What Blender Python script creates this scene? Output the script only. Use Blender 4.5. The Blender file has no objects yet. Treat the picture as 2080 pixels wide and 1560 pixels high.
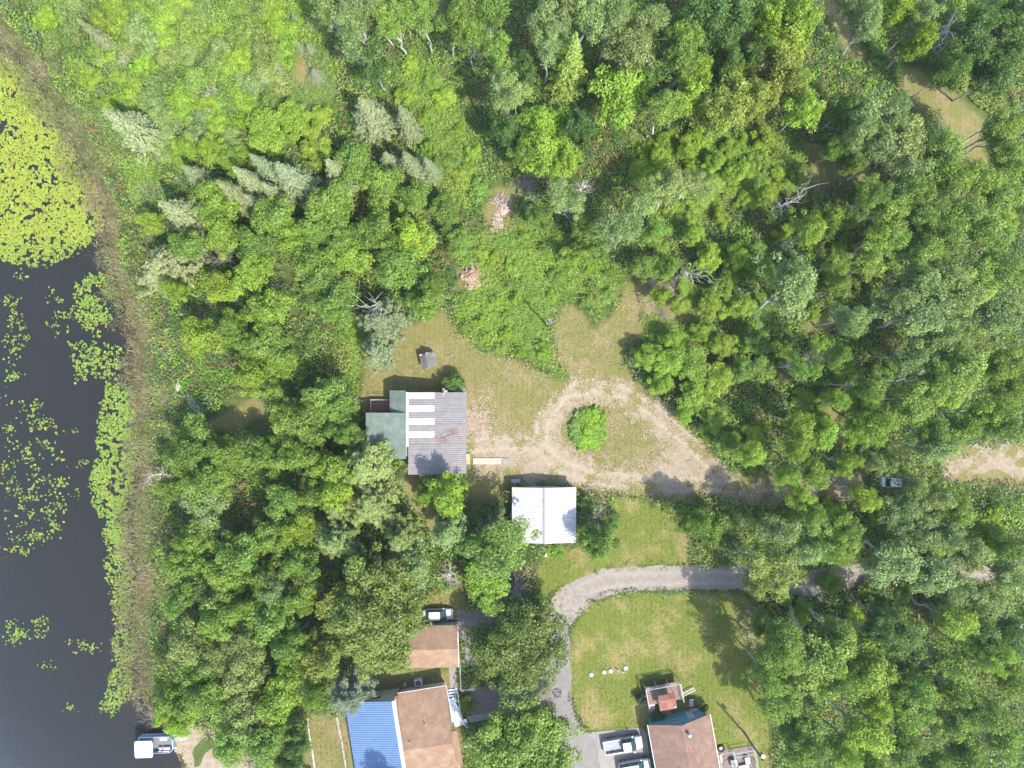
import bpy, math, random
import numpy as np
from mathutils import Vector

# ------------------------------------------------------------------ camera, sky, sun, exposure
SC = bpy.context.scene
COL = SC.collection
S, H = 14.0, 100.0            # photo pixels per metre on the ground, drone height
cam_d = bpy.data.cameras.new('camera')
cam_d.sensor_width = 36.0
cam_d.lens = 36.0 * H / (2080 / S)
cam_d.clip_end = 3000
cam = bpy.data.objects.new('camera', cam_d)
cam.location = (0, 0, H)
COL.objects.link(cam)
SC.camera = cam

SUN_EL, SUN_AZ = math.radians(54), math.radians(138)   # azimuth clockwise from +Y
w = bpy.data.worlds.new('World'); SC.world = w; w.use_nodes = True
nt = w.node_tree
sky = nt.nodes.new('ShaderNodeTexSky'); sky.sky_type = 'NISHITA'; sky.sun_disc = False
sky.sun_elevation = SUN_EL; sky.sun_rotation = SUN_AZ
sky.air_density = 1.0; sky.dust_density = 1.5
bg = nt.nodes['Background']; bg.inputs[1].default_value = 0.15
nt.links.new(sky.outputs[0], bg.inputs[0])
sd = bpy.data.lights.new('sun', 'SUN'); sd.energy = 2.8; sd.angle = math.radians(0.55); sd.color = (1.0, 0.93, 0.82)
sun = bpy.data.objects.new('sun', sd); COL.objects.link(sun)
sdir = Vector((math.sin(SUN_AZ) * math.cos(SUN_EL), math.cos(SUN_AZ) * math.cos(SUN_EL), math.sin(SUN_EL)))
sun.rotation_euler = (-sdir).to_track_quat('-Z', 'Y').to_euler()
sun.location = sdir * 60
SC.view_settings.view_transform = 'Standard'
SC.view_settings.look = 'None'
SC.view_settings.exposure = 1.82
SC.view_settings.gamma = 1.0
SC.view_settings.use_curve_mapping = False
SC.render.engine = 'CYCLES'
SC.cycles.max_bounces = 6
SC.cycles.diffuse_bounces = 4
SC.cycles.transmission_bounces = 4
SC.cycles.transparent_max_bounces = 6
SC.cycles.use_denoising = True

rng = np.random.default_rng(11)
random.seed(5)

# ------------------------------------------------------------------ helpers
def P(px, py, h=0.0):
    """world x, y of a point at height h that the photo shows at pixel (px, py)"""
    k = (H - h) / H / S
    return ((px - 1040) * k, (780 - py) * k)

def W(poly):
    return np.array([P(a, b) for a, b in poly])

def sdf(poly, X, Y):
    """signed distance, positive inside"""
    poly = np.asarray(poly, float)
    d = np.full(X.shape, 1e18); ins = np.zeros(X.shape, bool)
    n = len(poly)
    for i in range(n):
        ax, ay = poly[i]; bx, by = poly[(i + 1) % n]
        ex, ey = bx - ax, by - ay
        t = np.clip(((X - ax) * ex + (Y - ay) * ey) / (ex * ex + ey * ey + 1e-12), 0, 1)
        d = np.minimum(d, (X - ax - t * ex) ** 2 + (Y - ay - t * ey) ** 2)
        c = (ay > Y) != (by > Y)
        with np.errstate(divide='ignore', invalid='ignore'):
            xi = (bx - ax) * (Y - ay) / (by - ay) + ax
        ins ^= c & (X < xi)
    d = np.sqrt(d)
    return np.where(ins, d, -d)

def vnoise(X, Y, scale, seed=0):
    x, y = X / scale + 1000.37, Y / scale + 1000.71
    xi, yi = np.floor(x).astype(np.int64), np.floor(y).astype(np.int64)
    fx, fy = x - xi, y - yi
    fx, fy = fx * fx * (3 - 2 * fx), fy * fy * (3 - 2 * fy)
    def h(a, b):
        v = (a * 374761393 + b * 668265263 + seed * 1442695041) & 0x7fffffff
        v = ((v ^ (v >> 13)) * 1274126177) & 0x7fffffff
        return ((v ^ (v >> 16)) & 0xffff) / 65535.0
    return (h(xi, yi) * (1 - fx) + h(xi + 1, yi) * fx) * (1 - fy) + (h(xi, yi + 1) * (1 - fx) + h(xi + 1, yi + 1) * fx) * fy

def fbm(X, Y, scale, seed=0, o=3):
    s, a, t = 0, 1.0, 0
    for i in range(o):
        s = s + a * vnoise(X, Y, scale / 2 ** i, seed + i); t += a; a *= 0.5
    return s / t

def smooth(x):
    x = np.clip(x, 0, 1); return x * x * (3 - 2 * x)

def np_mesh(name, V, F, attrs=None):
    """V (n,3), F (m,k) with k constant"""
    me = bpy.data.meshes.new(name)
    V = np.asarray(V, np.float32); F = np.asarray(F, np.int32)
    me.vertices.add(len(V)); me.vertices.foreach_set('co', V.ravel())
    k = F.shape[1]
    me.loops.add(F.size); me.loops.foreach_set('vertex_index', F.ravel())
    me.polygons.add(len(F)); me.polygons.foreach_set('loop_start', np.arange(0, F.size, k, dtype=np.int32))
    for an, av in (attrs or {}).items():
        av = np.asarray(av, np.float32)
        if av.ndim == 1:
            a = me.attributes.new(an, 'FLOAT', 'POINT'); a.data.foreach_set('value', av)
        else:
            a = me.attributes.new(an, 'FLOAT_VECTOR', 'POINT'); a.data.foreach_set('vector', av.ravel())
    me.update(calc_edges=True)
    return me

def link(name, data, parent=None, mat=None):
    o = bpy.data.objects.new(name, data); COL.objects.link(o)
    if parent is not None: o.parent = parent
    if mat is not None and data is not None:
        data.materials.clear(); data.materials.append(mat)
    return o

def thing(name, label, cat, loc=(0, 0, 0), rz=0.0, group=None):
    o = link(name, None); o.empty_display_size = 0.3
    o.location = loc if len(loc) == 3 else (loc[0], loc[1], 0); o.rotation_euler = (0, 0, rz)
    return tag(o, label, cat, group)

def tag(o, label, cat, group=None):
    o['label'] = label; o['category'] = cat
    if group: o['group'] = group
    return o

def kind(o, k):
    o['kind'] = k; return o

class MB:
    def __init__(self): self.v = []; self.f = []
    def add(self, vs, fs):
        b = len(self.v); self.v += [tuple(p) for p in vs]; self.f += [tuple(b + i for i in f) for f in fs]; return self
    def box(self, x0, x1, y0, y1, z0, z1, rot=0, c=None):
        vs = [(x, y, z) for z in (z0, z1) for x, y in ((x0, y0), (x1, y0), (x1, y1), (x0, y1))]
        if rot:
            cx, cy = c or ((x0 + x1) / 2, (y0 + y1) / 2); ca, sa = math.cos(rot), math.sin(rot)
            vs = [(cx + (x - cx) * ca - (y - cy) * sa, cy + (x - cx) * sa + (y - cy) * ca, z) for x, y, z in vs]
        return self.add(vs, [(3, 2, 1, 0), (4, 5, 6, 7), (0, 1, 5, 4), (1, 2, 6, 5), (2, 3, 7, 6), (3, 0, 4, 7)])
    def slab(self, q, t):
        """q: top outline (counter-clockwise seen from above); extruded down by t"""
        n = len(q)
        lo = [(x, y, z - t) for x, y, z in q]
        return self.add(list(q) + lo, [tuple(range(n)), tuple(range(2 * n - 1, n - 1, -1))] + [(i, n + i, n + (i + 1) % n, (i + 1) % n) for i in range(n)])
    def tube(self, path, radii, n=6, cap=True):
        path = [Vector(p) for p in path]
        if not hasattr(radii, '__len__'): radii = [radii] * len(path)
        rings = []
        for i, p in enumerate(path):
            d = (path[min(i + 1, len(path) - 1)] - path[max(i - 1, 0)]).normalized()
            a = Vector((0, 0, 1)) if abs(d.z) < 0.9 else Vector((1, 0, 0))
            u = d.cross(a).normalized(); vv = d.cross(u)
            rings.append([p + (u * math.cos(2 * math.pi * k / n) + vv * math.sin(2 * math.pi * k / n)) * radii[i] for k in range(n)])
        vs = [q for r in rings for q in r]
        fs = [(i * n + k, i * n + (k + 1) % n, (i + 1) * n + (k + 1) % n, (i + 1) * n + k) for i in range(len(path) - 1) for k in range(n)]
        if cap: fs += [tuple(range(n - 1, -1, -1)), tuple(len(vs) - n + k for k in range(n))]
        return self.add(vs, fs)
    def cyl(self, x, y, z0, z1, r0, r1=None, n=16):
        return self.tube([(x, y, z0), (x, y, z1)], [r0, r0 if r1 is None else r1], n)
    def bar(self, a, b, r=0.04, n=4): return self.tube([a, b], r, n)
    def mesh(self, name):
        me = bpy.data.meshes.new(name); me.from_pydata(self.v, [], self.f); me.update(); return me
    def build(self, name, mat, parent=None, smooth_=False):
        me = self.mesh(name)
        if smooth_: me.polygons.foreach_set('use_smooth', [True] * len(me.polygons))
        return link(name, me, parent, mat)

# ------------------------------------------------------------------ materials
class NT:
    def __init__(self, name):
        self.m = bpy.data.materials.new(name); self.m.use_nodes = True
        self.t = self.m.node_tree; self.n = self.t.nodes; self.l = self.t.links
        self.b = self.n['Principled BSDF']; self.out = self.n['Material Output']
    def new(self, t, **kw):
        x = self.n.new(t)
        for k, v in kw.items(): setattr(x, k, v)
        return x
    def pos(self):
        if not hasattr(self, '_p'):
            self._p = self.new('ShaderNodeNewGeometry').outputs['Position']
        return self._p
    def noise(self, scale, detail=4, rough=0.55, vec=None, dist=0.0):
        x = self.new('ShaderNodeTexNoise'); x.inputs['Scale'].default_value = scale
        x.inputs['Detail'].default_value = detail; x.inputs['Roughness'].default_value = rough; x.inputs['Distortion'].default_value = dist
        self.l.new(vec or self.pos(), x.inputs['Vector']); return x.outputs['Fac']
    def ramp(self, fac, stops):
        r = self.new('ShaderNodeValToRGB'); e = r.color_ramp.elements
        while len(e) > 1: e.remove(e[-1])
        for i, (p, c) in enumerate(stops):
            el = e[0] if i == 0 else e.new(p)
            el.position = p; el.color = tuple(c) + (1,) if len(c) == 3 else c
        self.l.new(fac, r.inputs[0]); return r.outputs[0]
    def math(self, op, a, b=None, c=None, clamp=False):
        x = self.new('ShaderNodeMath', operation=op, use_clamp=clamp)
        for i, v in enumerate((a, b, c)):
            if v is None: continue
            if isinstance(v, (int, float)): x.inputs[i].default_value = v
            else: self.l.new(v, x.inputs[i])
        return x.outputs[0]
    def mix(self, fac, a, b, mode='MIX'):
        x = self.new('ShaderNodeMix', data_type='RGBA', blend_type=mode)
        for i, v in ((0, fac), (6, a), (7, b)):
            if isinstance(v, (int, float)): x.inputs[i].default_value = v
            elif isinstance(v, tuple): x.inputs[i].default_value = v + (1,) if len(v) == 3 else v
            else: self.l.new(v, x.inputs[i])
        return x.outputs[2]
    def attr(self, name):
        a = self.new('ShaderNodeAttribute'); a.attribute_name = name; return a
    def step(self, v, lo, hi):
        x = self.new('ShaderNodeMapRange'); x.interpolation_type = 'SMOOTHSTEP'
        self.l.new(v, x.inputs[0]); x.inputs[1].default_value = lo; x.inputs[2].default_value = hi; return x.outputs[0]
    def bump(self, h, strength, dist=0.05):
        b = self.new('ShaderNodeBump'); b.inputs['Strength'].default_value = strength; b.inputs['Distance'].default_value = dist
        self.l.new(h, b.inputs['Height']); self.l.new(b.outputs[0], self.b.inputs['Normal'])
    def done(self, col=None, rough=0.8, metal=0.0, spec=0.3):
        if col is not None:
            if isinstance(col, tuple): self.b.inputs['Base Color'].default_value = col + (1,)
            else: self.l.new(col, self.b.inputs['Base Color'])
        self.b.inputs['Roughness'].default_value = rough; self.b.inputs['Metallic'].default_value = metal
        self.b.inputs['Specular IOR Level'].default_value = spec
        return self.m

def speckle(name, stops, scale=3.0, rough=0.8, detail=6, bump=0.0, spec=0.3, metal=0.0, big=None, fine=None):
    t = NT(name)
    c = t.ramp(t.noise(scale, detail, 0.65), stops)
    if big:   # weathering stains: (colour, scale, amount)
        c = t.mix(t.math('MULTIPLY', t.step(t.noise(big[1], 5, 0.6), 0.48, 0.72), big[2]), c, big[0])
    if fine:  # grit
        c = t.mix(fine[1], c, t.ramp(t.noise(fine[0], 2, 0.5), [(0.3, (0.25, 0.25, 0.25)), (0.7, (1, 1, 1))]), 'MULTIPLY')
    if bump: t.bump(t.noise(scale * 3, 4, 0.6), bump)
    return t.done(c, rough, metal, spec)

M = {}
M['white_metal'] = speckle('white_metal_roof', [(0.3, (0.27, 0.272, 0.275)), (0.7, (0.325, 0.327, 0.33))], 0.9, 0.5, 4, 0, 0.4, 0, ((0.245, 0.235, 0.215), 1.7, 0.55))
M['grey_metal'] = speckle('grey_metal_roof', [(0.3, (0.105, 0.10, 0.105)), (0.7, (0.15, 0.142, 0.147))], 1.3, 0.45, 4, 0, 0.4, 0.1, ((0.185, 0.165, 0.155), 1.9, 0.45))
M['skylight'] = speckle('white_skylight_sheet', [(0.3, (0.27, 0.26, 0.22)), (0.7, (0.315, 0.305, 0.265))], 1.6, 0.4, 4, 0, 0.4)
M['ridge_grey'] = speckle('ridge_cap_grey', [(0.3, (0.13, 0.14, 0.155)), (0.7, (0.19, 0.20, 0.215))], 3, 0.5)
M['blue_metal'] = speckle('blue_metal_roof', [(0.3, (0.085, 0.15, 0.26)), (0.7, (0.10, 0.172, 0.285))], 0.8, 0.4, 4, 0, 0.4, 0, ((0.11, 0.19, 0.31), 1.5, 0.6))
def shingle(name, a, b, c, row=0.15):
    t = NT(name)
    br = t.new('ShaderNodeTexBrick'); br.inputs['Scale'].default_value = 1.0
    br.inputs['Brick Width'].default_value = 0.33; br.inputs['Row Height'].default_value = row; br.inputs['Mortar Size'].default_value = 0.012
    br.inputs['Color1'].default_value = a + (1,); br.inputs['Color2'].default_value = b + (1,); br.inputs['Mortar'].default_value = tuple(x * 0.55 for x in a) + (1,)
    tc = t.new('ShaderNodeTexCoord'); t.l.new(tc.outputs['Object'], br.inputs['Vector'])
    col = t.mix(t.math('MULTIPLY', t.step(t.noise(0.8, 6, 0.65), 0.42, 0.68), 0.7), br.outputs['Color'], c)
    col = t.mix(0.5, col, t.ramp(t.noise(14, 3, 0.6), [(0.3, (0.5, 0.5, 0.5)), (0.7, (1, 1, 1))]), 'MULTIPLY')
    t.bump(br.outputs['Fac'], 0.4, -0.02)
    return t.done(col, 0.9, 0, 0.15)
M['green_shingle'] = shingle('green_shingle', (0.105, 0.145, 0.118), (0.135, 0.175, 0.148), (0.165, 0.20, 0.175))
M['brown_shingle'] = shingle('brown_shingle', (0.21, 0.135, 0.088), (0.255, 0.168, 0.115), (0.285, 0.20, 0.142))
M['brown_shingle2'] = shingle('dark_brown_shingle', (0.16, 0.105, 0.08), (0.195, 0.13, 0.102), (0.225, 0.155, 0.122))
M['red_shingle'] = shingle('red_brown_shingle', (0.17, 0.075, 0.055), (0.23, 0.105, 0.08), (0.26, 0.14, 0.11), 0.12)
M['old_shingle'] = shingle('old_grey_shingle', (0.10, 0.095, 0.10), (0.15, 0.14, 0.145), (0.22, 0.19, 0.18))
M['white_paint'] = speckle('white_paint', [(0.3, (0.36, 0.36, 0.355)), (0.7, (0.43, 0.43, 0.425))], 2, 0.6, 4, 0, 0.3, 0, ((0.36, 0.34, 0.31), 2.5, 0.4))
M['cream_siding'] = speckle('cream_siding', [(0.3, (0.42, 0.42, 0.36)), (0.7, (0.50, 0.50, 0.43))], 1.5, 0.7)
M['teal_siding'] = speckle('teal_siding', [(0.3, (0.10, 0.22, 0.28)), (0.7, (0.13, 0.27, 0.34))], 1.5, 0.7)
M['grey_siding'] = speckle('grey_siding', [(0.3, (0.28, 0.27, 0.25)), (0.7, (0.36, 0.35, 0.32))], 1.8, 0.75)
M['blue_deck'] = speckle('pale_blue_deck_paint', [(0.3, (0.42, 0.52, 0.58)), (0.7, (0.58, 0.66, 0.70))], 3, 0.6, 5, 0, 0.3, 0, ((0.40, 0.38, 0.34), 3.5, 0.7))
M['old_wood'] = speckle('weathered_wood', [(0.3, (0.22, 0.20, 0.185)), (0.7, (0.42, 0.39, 0.36))], 3.5, 0.85, 6, 0.2, 0.2, 0, ((0.14, 0.12, 0.10), 2.2, 0.6))
M['pale_wood'] = speckle('pale_boards', [(0.3, (0.27, 0.235, 0.185)), (0.7, (0.37, 0.33, 0.265))], 3.0, 0.85, 6, 0.1, 0.2)
M['red_deck'] = speckle('dull_red_deck', [(0.3, (0.12, 0.05, 0.045)), (0.7, (0.19, 0.085, 0.075))], 2.0, 0.8)
M['dark_metal'] = speckle('dark_iron', [(0.3, (0.02, 0.02, 0.022)), (0.7, (0.05, 0.05, 0.05))], 4, 0.6)
M['tan_wood'] = speckle('tan_log', [(0.3, (0.30, 0.19, 0.10)), (0.7, (0.45, 0.31, 0.18))], 4, 0.85)
M['cut_wood'] = speckle('split_firewood', [(0.3, (0.22, 0.12, 0.07)), (0.7, (0.42, 0.27, 0.17))], 7, 0.9)
M['brush'] = speckle('dead_brush', [(0.3, (0.16, 0.13, 0.105)), (0.7, (0.34, 0.29, 0.25))], 2, 0.95)
M['concrete'] = speckle('concrete', [(0.3, (0.19, 0.178, 0.16)), (0.7, (0.245, 0.232, 0.21))], 1.2, 0.9, 6, 0.05, 0.2, 0, ((0.18, 0.165, 0.145), 0.7, 0.5), (9, 0.3))
M['asphalt'] = speckle('old_asphalt', [(0.3, (0.145, 0.138, 0.132)), (0.7, (0.195, 0.186, 0.178))], 0.9, 0.9, 6, 0.05, 0.2, 0, ((0.22, 0.20, 0.18), 0.5, 0.6), (11, 0.35))
M['mulch'] = speckle('stone_mulch', [(0.3, (0.11, 0.088, 0.076)), (0.5, (0.18, 0.148, 0.13)), (0.7, (0.25, 0.215, 0.19))], 4, 0.95, 6, 0.4, 0.15, 0, None, (16, 0.6))
M['car_white'] = speckle('white_car_paint', [(0.3, (0.32, 0.325, 0.33)), (0.7, (0.355, 0.36, 0.365))], 0.5, 0.22, 2, 0, 0.5)
M['car_blue'] = speckle('pale_blue_car_paint', [(0.3, (0.42, 0.52, 0.62)), (0.7, (0.50, 0.60, 0.70))], 0.5, 0.22, 2, 0, 0.5)
M['glass'] = NT('dark_car_glass').done((0.025, 0.05, 0.055), 0.05, 0, 0.6)
M['tyre'] = NT('tyre_rubber').done((0.02, 0.02, 0.02), 0.8)
M['rim'] = NT('wheel_rim').done((0.4, 0.4, 0.42), 0.35, 0.8)
M['lamp'] = NT('lamp_lens').done((0.6, 0.6, 0.62), 0.15)
M['tail'] = NT('tail_lens').done((0.35, 0.02, 0.02), 0.2)
M['bed_grey'] = speckle('grey_bed_liner', [(0.3, (0.16, 0.16, 0.17)), (0.7, (0.26, 0.26, 0.27))], 3, 0.7)
M['boat_blue'] = NT('boat_blue_trim').done((0.10, 0.26, 0.42), 0.35)
M['alu'] = NT('aluminium').done((0.55, 0.60, 0.64), 0.35, 0.6)
M['canvas'] = speckle('white_canvas', [(0.3, (0.33, 0.325, 0.315)), (0.7, (0.37, 0.365, 0.355))], 1.5, 0.8)
M['boat_floor'] = speckle('boat_carpet', [(0.3, (0.09, 0.095, 0.10)), (0.7, (0.16, 0.165, 0.17))], 4, 0.9)
M['seat'] = speckle('boat_seat', [(0.3, (0.30, 0.31, 0.32)), (0.7, (0.40, 0.41, 0.42))], 3, 0.6)
M['mint'] = NT('mint_green_lid').done((0.18, 0.265, 0.215), 0.5)
M['black_plastic'] = NT('black_plastic').done((0.02, 0.02, 0.023), 0.5)
M['blue_plastic'] = NT('blue_plastic').done((0.02, 0.10, 0.35), 0.4)
M['white_flower'] = NT('white_petals').done((0.38, 0.38, 0.35), 0.8)
M['pole_wood'] = speckle('pole_wood', [(0.3, (0.13, 0.10, 0.08)), (0.7, (0.22, 0.18, 0.15))], 3, 0.9)
M['paper_trash'] = speckle('pale_rubble', [(0.3, (0.19, 0.13, 0.10)), (0.45, (0.30, 0.215, 0.175)), (0.6, (0.34, 0.27, 0.23)), (0.75, (0.44, 0.40, 0.37))], 5.0, 0.9)

def bark(name, a, b):
    t = NT(name); tc = t.new('ShaderNodeTexCoord')
    return t.done(t.ramp(t.noise(5, 4, 0.6, tc.outputs['Object']), [(0.35, a), (0.65, b)]), 0.9, 0, 0.15)
M['bark'] = bark('grey_brown_bark', (0.11, 0.09, 0.07), (0.24, 0.21, 0.18))
M['pale_bark'] = bark('pale_bark', (0.22, 0.21, 0.19), (0.46, 0.44, 0.41))
M['dead_wood'] = bark('bleached_dead_wood', (0.28, 0.25, 0.23), (0.48, 0.45, 0.42))
M['grey_twig'] = bark('grey_twigs', (0.15, 0.125, 0.115), (0.28, 0.25, 0.235))

def leaf_mat(name, use_tint=False, transl=0.38, spread=0.45):
    t = NT(name)
    if use_tint:
        base = t.attr('tint').outputs['Vector']
    else:
        base = t.new('ShaderNodeObjectInfo').outputs['Color']
    v = t.attr('var').outputs['Fac']
    br = t.ramp(v, [(0.0, (1 - spread,) * 3), (0.5, (1.0, 1.0, 1.0)), (1.0, (1 + spread * 0.9, 1 + spread * 0.75, 1 + spread * 0.6))])
    col = t.mix(1.0, base, br, 'MULTIPLY')
    d = t.new('ShaderNodeBsdfDiffuse'); t.l.new(col, d.inputs[0])
    tr = t.new('ShaderNodeBsdfTranslucent'); t.l.new(t.mix(1.0, col, (1.15, 1.25, 0.6), 'MULTIPLY'), tr.inputs[0])
    g = t.new('ShaderNodeBsdfGlossy'); g.inputs['Roughness'].default_value = 0.45; g.inputs[0].default_value = (0.8, 0.85, 0.9, 1)
    m1 = t.new('ShaderNodeMixShader'); m1.inputs[0].default_value = transl
    t.l.new(d.outputs[0], m1.inputs[1]); t.l.new(tr.outputs[0], m1.inputs[2])
    m2 = t.new('ShaderNodeMixShader'); m2.inputs[0].default_value = 0.018
    t.l.new(m1.outputs[0], m2.inputs[1]); t.l.new(g.outputs[0], m2.inputs[2])
    t.l.new(m2.outputs[0], t.out.inputs[0]); t.n.remove(t.b)
    return t.m
M['leaf'] = leaf_mat('tree_leaves')
M['needle'] = leaf_mat('conifer_needles', False, 0.12, 0.4)
M['plant'] = leaf_mat('low_plants', True, 0.3, 0.26)
M['reed'] = leaf_mat('dry_reeds', True, 0.15, 0.4)
M['pad'] = leaf_mat('lily_pad', True, 0.05, 0.25)

M['brown_deck'] = speckle('brown_deck_boards', [(0.3, (0.13, 0.085, 0.07)), (0.7, (0.22, 0.15, 0.125))], 3, 0.85)

# ------------------------------------------------------------------ zones of the ground (outlines read off the photo, in its pixels)
LAKE = [(-900, -160), (-60, -20), (30, 90), (75, 140), (120, 215), (190, 335), (222, 420), (235, 520), (258, 600), (290, 690), (283, 770), (285, 850), (296, 960), (280, 1060), (296, 1150), (290, 1250), (285, 1330), (300, 1420), (345, 1480), (375, 1540), (395, 1640), (395, 2400), (-7000, 2400), (-7000, -160)]
YARD = [(905, 622), (925, 665), (945, 695), (985, 720), (1035, 730), (1070, 738), (1100, 757), (1130, 768), (1146, 760), (1138, 730), (1124, 695), (1124, 660), (1138, 632), (1162, 620), (1188, 628), (1207, 655), (1235, 642), (1262, 605), (1268, 572), (1285, 568), (1300, 600), (1306, 640), (1305, 680), (1278, 705), (1268, 742), (1290, 772), (1330, 800), (1360, 838), (1400, 870), (1445, 915), (1490, 960), (1560, 965), (1640, 962), (1740, 958), (1760, 1000), (1640, 1015), (1540, 1020), (1500, 1012), (1400, 1010), (1340, 1015), (1240, 1012), (1180, 1005), (1172, 990), (1040, 985), (1020, 1000), (1010, 1040), (985, 1060), (950, 1045), (948, 940), (830, 940), (745, 860), (735, 830), (733, 760), (738, 735), (760, 715), (820, 660), (870, 650)]
LAWN = [(1160, 1275), (1190, 1235), (1230, 1212), (1300, 1203), (1500, 1208), (1565, 1240), (1570, 1600), (1450, 1650), (1440, 1480), (1310, 1490), (1190, 1487), (1168, 1440), (1150, 1360)]
LAWN2 = [(1110, 1120), (1170, 1112), (1235, 1100), (1250, 1012), (1335, 1018), (1400, 1090), (1405, 1148), (1240, 1158), (1175, 1185), (1100, 1220), (1085, 1160)]
LAWN3 = [(735, 1352), (935, 1350), (945, 1600), (620, 1650), (625, 1450), (690, 1440), (735, 1400)]
LAWN4 = [(905, 1200), (935, 1180), (950, 1230), (940, 1262), (820, 1268), (830, 1235)]
PATHS = [[(1620, -60), (1665, -60), (1745, 75), (1772, 130), (1757, 160), (1690, 60)], [(1820, 130), (1870, 140), (1940, 190), (2005, 240), (2010, 340), (1960, 325), (1900, 240), (1835, 180)], [(1630, 285), (1680, 295), (1720, 340), (1765, 340), (1755, 378), (1690, 385), (1655, 400), (1640, 360)], [(1675, 830), (1700, 830), (1705, 855), (1685, 862)], [(1690, 880), (1730, 885), (1735, 900), (1700, 905)], [(1915, 920), (1960, 905), (2120, 905), (2120, 985), (2000, 990), (1915, 980)], [(815, 962), (852, 968), (882, 1040), (905, 1082), (880, 1092), (840, 1030), (815, 990)], [(395, 850), (430, 845), (520, 800), (560, 840), (480, 880), (425, 880)], [(1630, 640), (1690, 630), (1700, 670), (1640, 680)], [(1670, 720), (1730, 730), (1740, 770), (1690, 770)], [(590, 118), (620, 108), (640, 140), (632, 178), (600, 180), (606, 150)], [(920, 545), (970, 535), (975, 585), (930, 590)], [(995, 375), (1050, 380), (1040, 470), (990, 470)], [(1490, 960), (1760, 955), (1760, 1020), (1490, 1020)], [(1280, 565), (1345, 575), (1400, 600), (1420, 660), (1370, 655), (1310, 640)]]
DIRT = [(955, 845), (985, 835), (1010, 870), (1060, 885), (1085, 880), (1098, 835), (1120, 805), (1160, 772), (1215, 763), (1290, 788), (1345, 828), (1400, 885), (1455, 940), (1505, 978), (1560, 975), (1640, 972), (1745, 968), (1750, 1000), (1640, 1008), (1540, 1012), (1450, 1005), (1350, 1000), (1260, 992), (1190, 985), (1130, 985), (1060, 965), (1000, 955), (960, 960), (952, 930)]
DIRT_HOLE = [(1140, 880), (1148, 840), (1172, 818), (1210, 812), (1258, 822), (1300, 852), (1335, 895), (1345, 935), (1300, 950), (1240, 946), (1185, 932), (1152, 908)]
DIRT_EAST = [(1920, 932), (1965, 915), (2140, 915), (2140, 965), (2010, 978), (1925, 968)]
BEACH = [(355, 1498), (392, 1470), (425, 1500), (480, 1525), (530, 1580), (540, 1700), (400, 1700), (385, 1560)]
GRAVEL = [(1120, 1225), (1135, 1200), (1170, 1175), (1230, 1155), (1300, 1150), (1400, 1150), (1495, 1148), (1640, 1160), (1780, 1140), (2180, 1130), (2180, 1180), (1790, 1180), (1650, 1210), (1500, 1198), (1400, 1198), (1300, 1200), (1240, 1207), (1200, 1225), (1175, 1250), (1160, 1268), (1140, 1260)]
PEBBLES = [(1116, 1228), (1130, 1203), (1160, 1190), (1192, 1196), (1192, 1222), (1168, 1255), (1158, 1272), (1143, 1262)]
ASPHALT = [(1130, 1242), (1148, 1247), (1158, 1300), (1160, 1380), (1163, 1440), (1187, 1486), (1213, 1500), (1225, 1640), (1150, 1640), (1120, 1500), (1120, 1440), (1085, 1390), (1085, 1300), (985, 1290), (962, 1300), (962, 1352), (948, 1352), (942, 1300), (932, 1300), (928, 1240), (1000, 1235), (1080, 1250)]
MULCH = [(960, 1390), (1030, 1395), (1095, 1378), (1122, 1400), (1122, 1470), (1085, 1436), (955, 1458), (950, 1420)]
PAD = [(1188, 1488), (1300, 1478), (1313, 1487), (1332, 1640), (1226, 1640), (1212, 1505)]
WALK1 = [(912, 1353), (925, 1353), (930, 1405), (915, 1410)]
WALK2 = [(946, 1455), (1085, 1433), (1088, 1443), (955, 1468)]
HOUSES = [[(760, 800), (945, 800), (945, 965), (830, 965), (830, 930), (760, 930)], [(1038, 985), (1165, 985), (1165, 1095), (1038, 1095)], [(828, 1262), (932, 1262), (932, 1348), (828, 1348)], [(700, 1400), (905, 1375), (930, 1620), (720, 1640)], [(1310, 1440), (1435, 1425), (1460, 1640), (1330, 1640)], [(1312, 1395), (1385, 1385), (1388, 1440), (1316, 1440)], [(1445, 1505), (1520, 1495), (1540, 1600), (1460, 1600)]]
MEADOWS = [[(915, 640), (940, 560), (900, 500), (960, 470), (1050, 440), (1150, 470), (1230, 520), (1275, 560), (1262, 605), (1235, 642), (1207, 655), (1188, 628), (1162, 620), (1138, 632), (1124, 660), (1124, 695), (1146, 760), (1130, 768), (1070, 738), (985, 720), (945, 695)],
           [(840, 80), (930, 180), (985, 320), (1000, 400), (960, 450), (880, 380), (850, 280), (800, 150)],
           [(1280, 270), (1420, 270), (1560, 255), (1650, 290), (1640, 400), (1560, 440), (1480, 420), (1430, 460), (1370, 470), (1250, 340)],
           [(690, 640), (745, 640), (745, 760), (720, 800), (690, 740)],
           [(1290, 570), (1400, 560), (1450, 640), (1420, 720), (1310, 690)],
           [(570, -40), (660, -40), (690, 160), (640, 200), (520, 170)],
           [(540, 640), (600, 1040), (650, 1040), (640, 1110), (580, 1110), (560, 1040)]]
MARSH = [(20, -60), (660, -60), (690, 160), (700, 240), (620, 260), (560, 330), (440, 350), (340, 330), (300, 470), (260, 380), (200, 260), (130, 150)]

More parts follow.
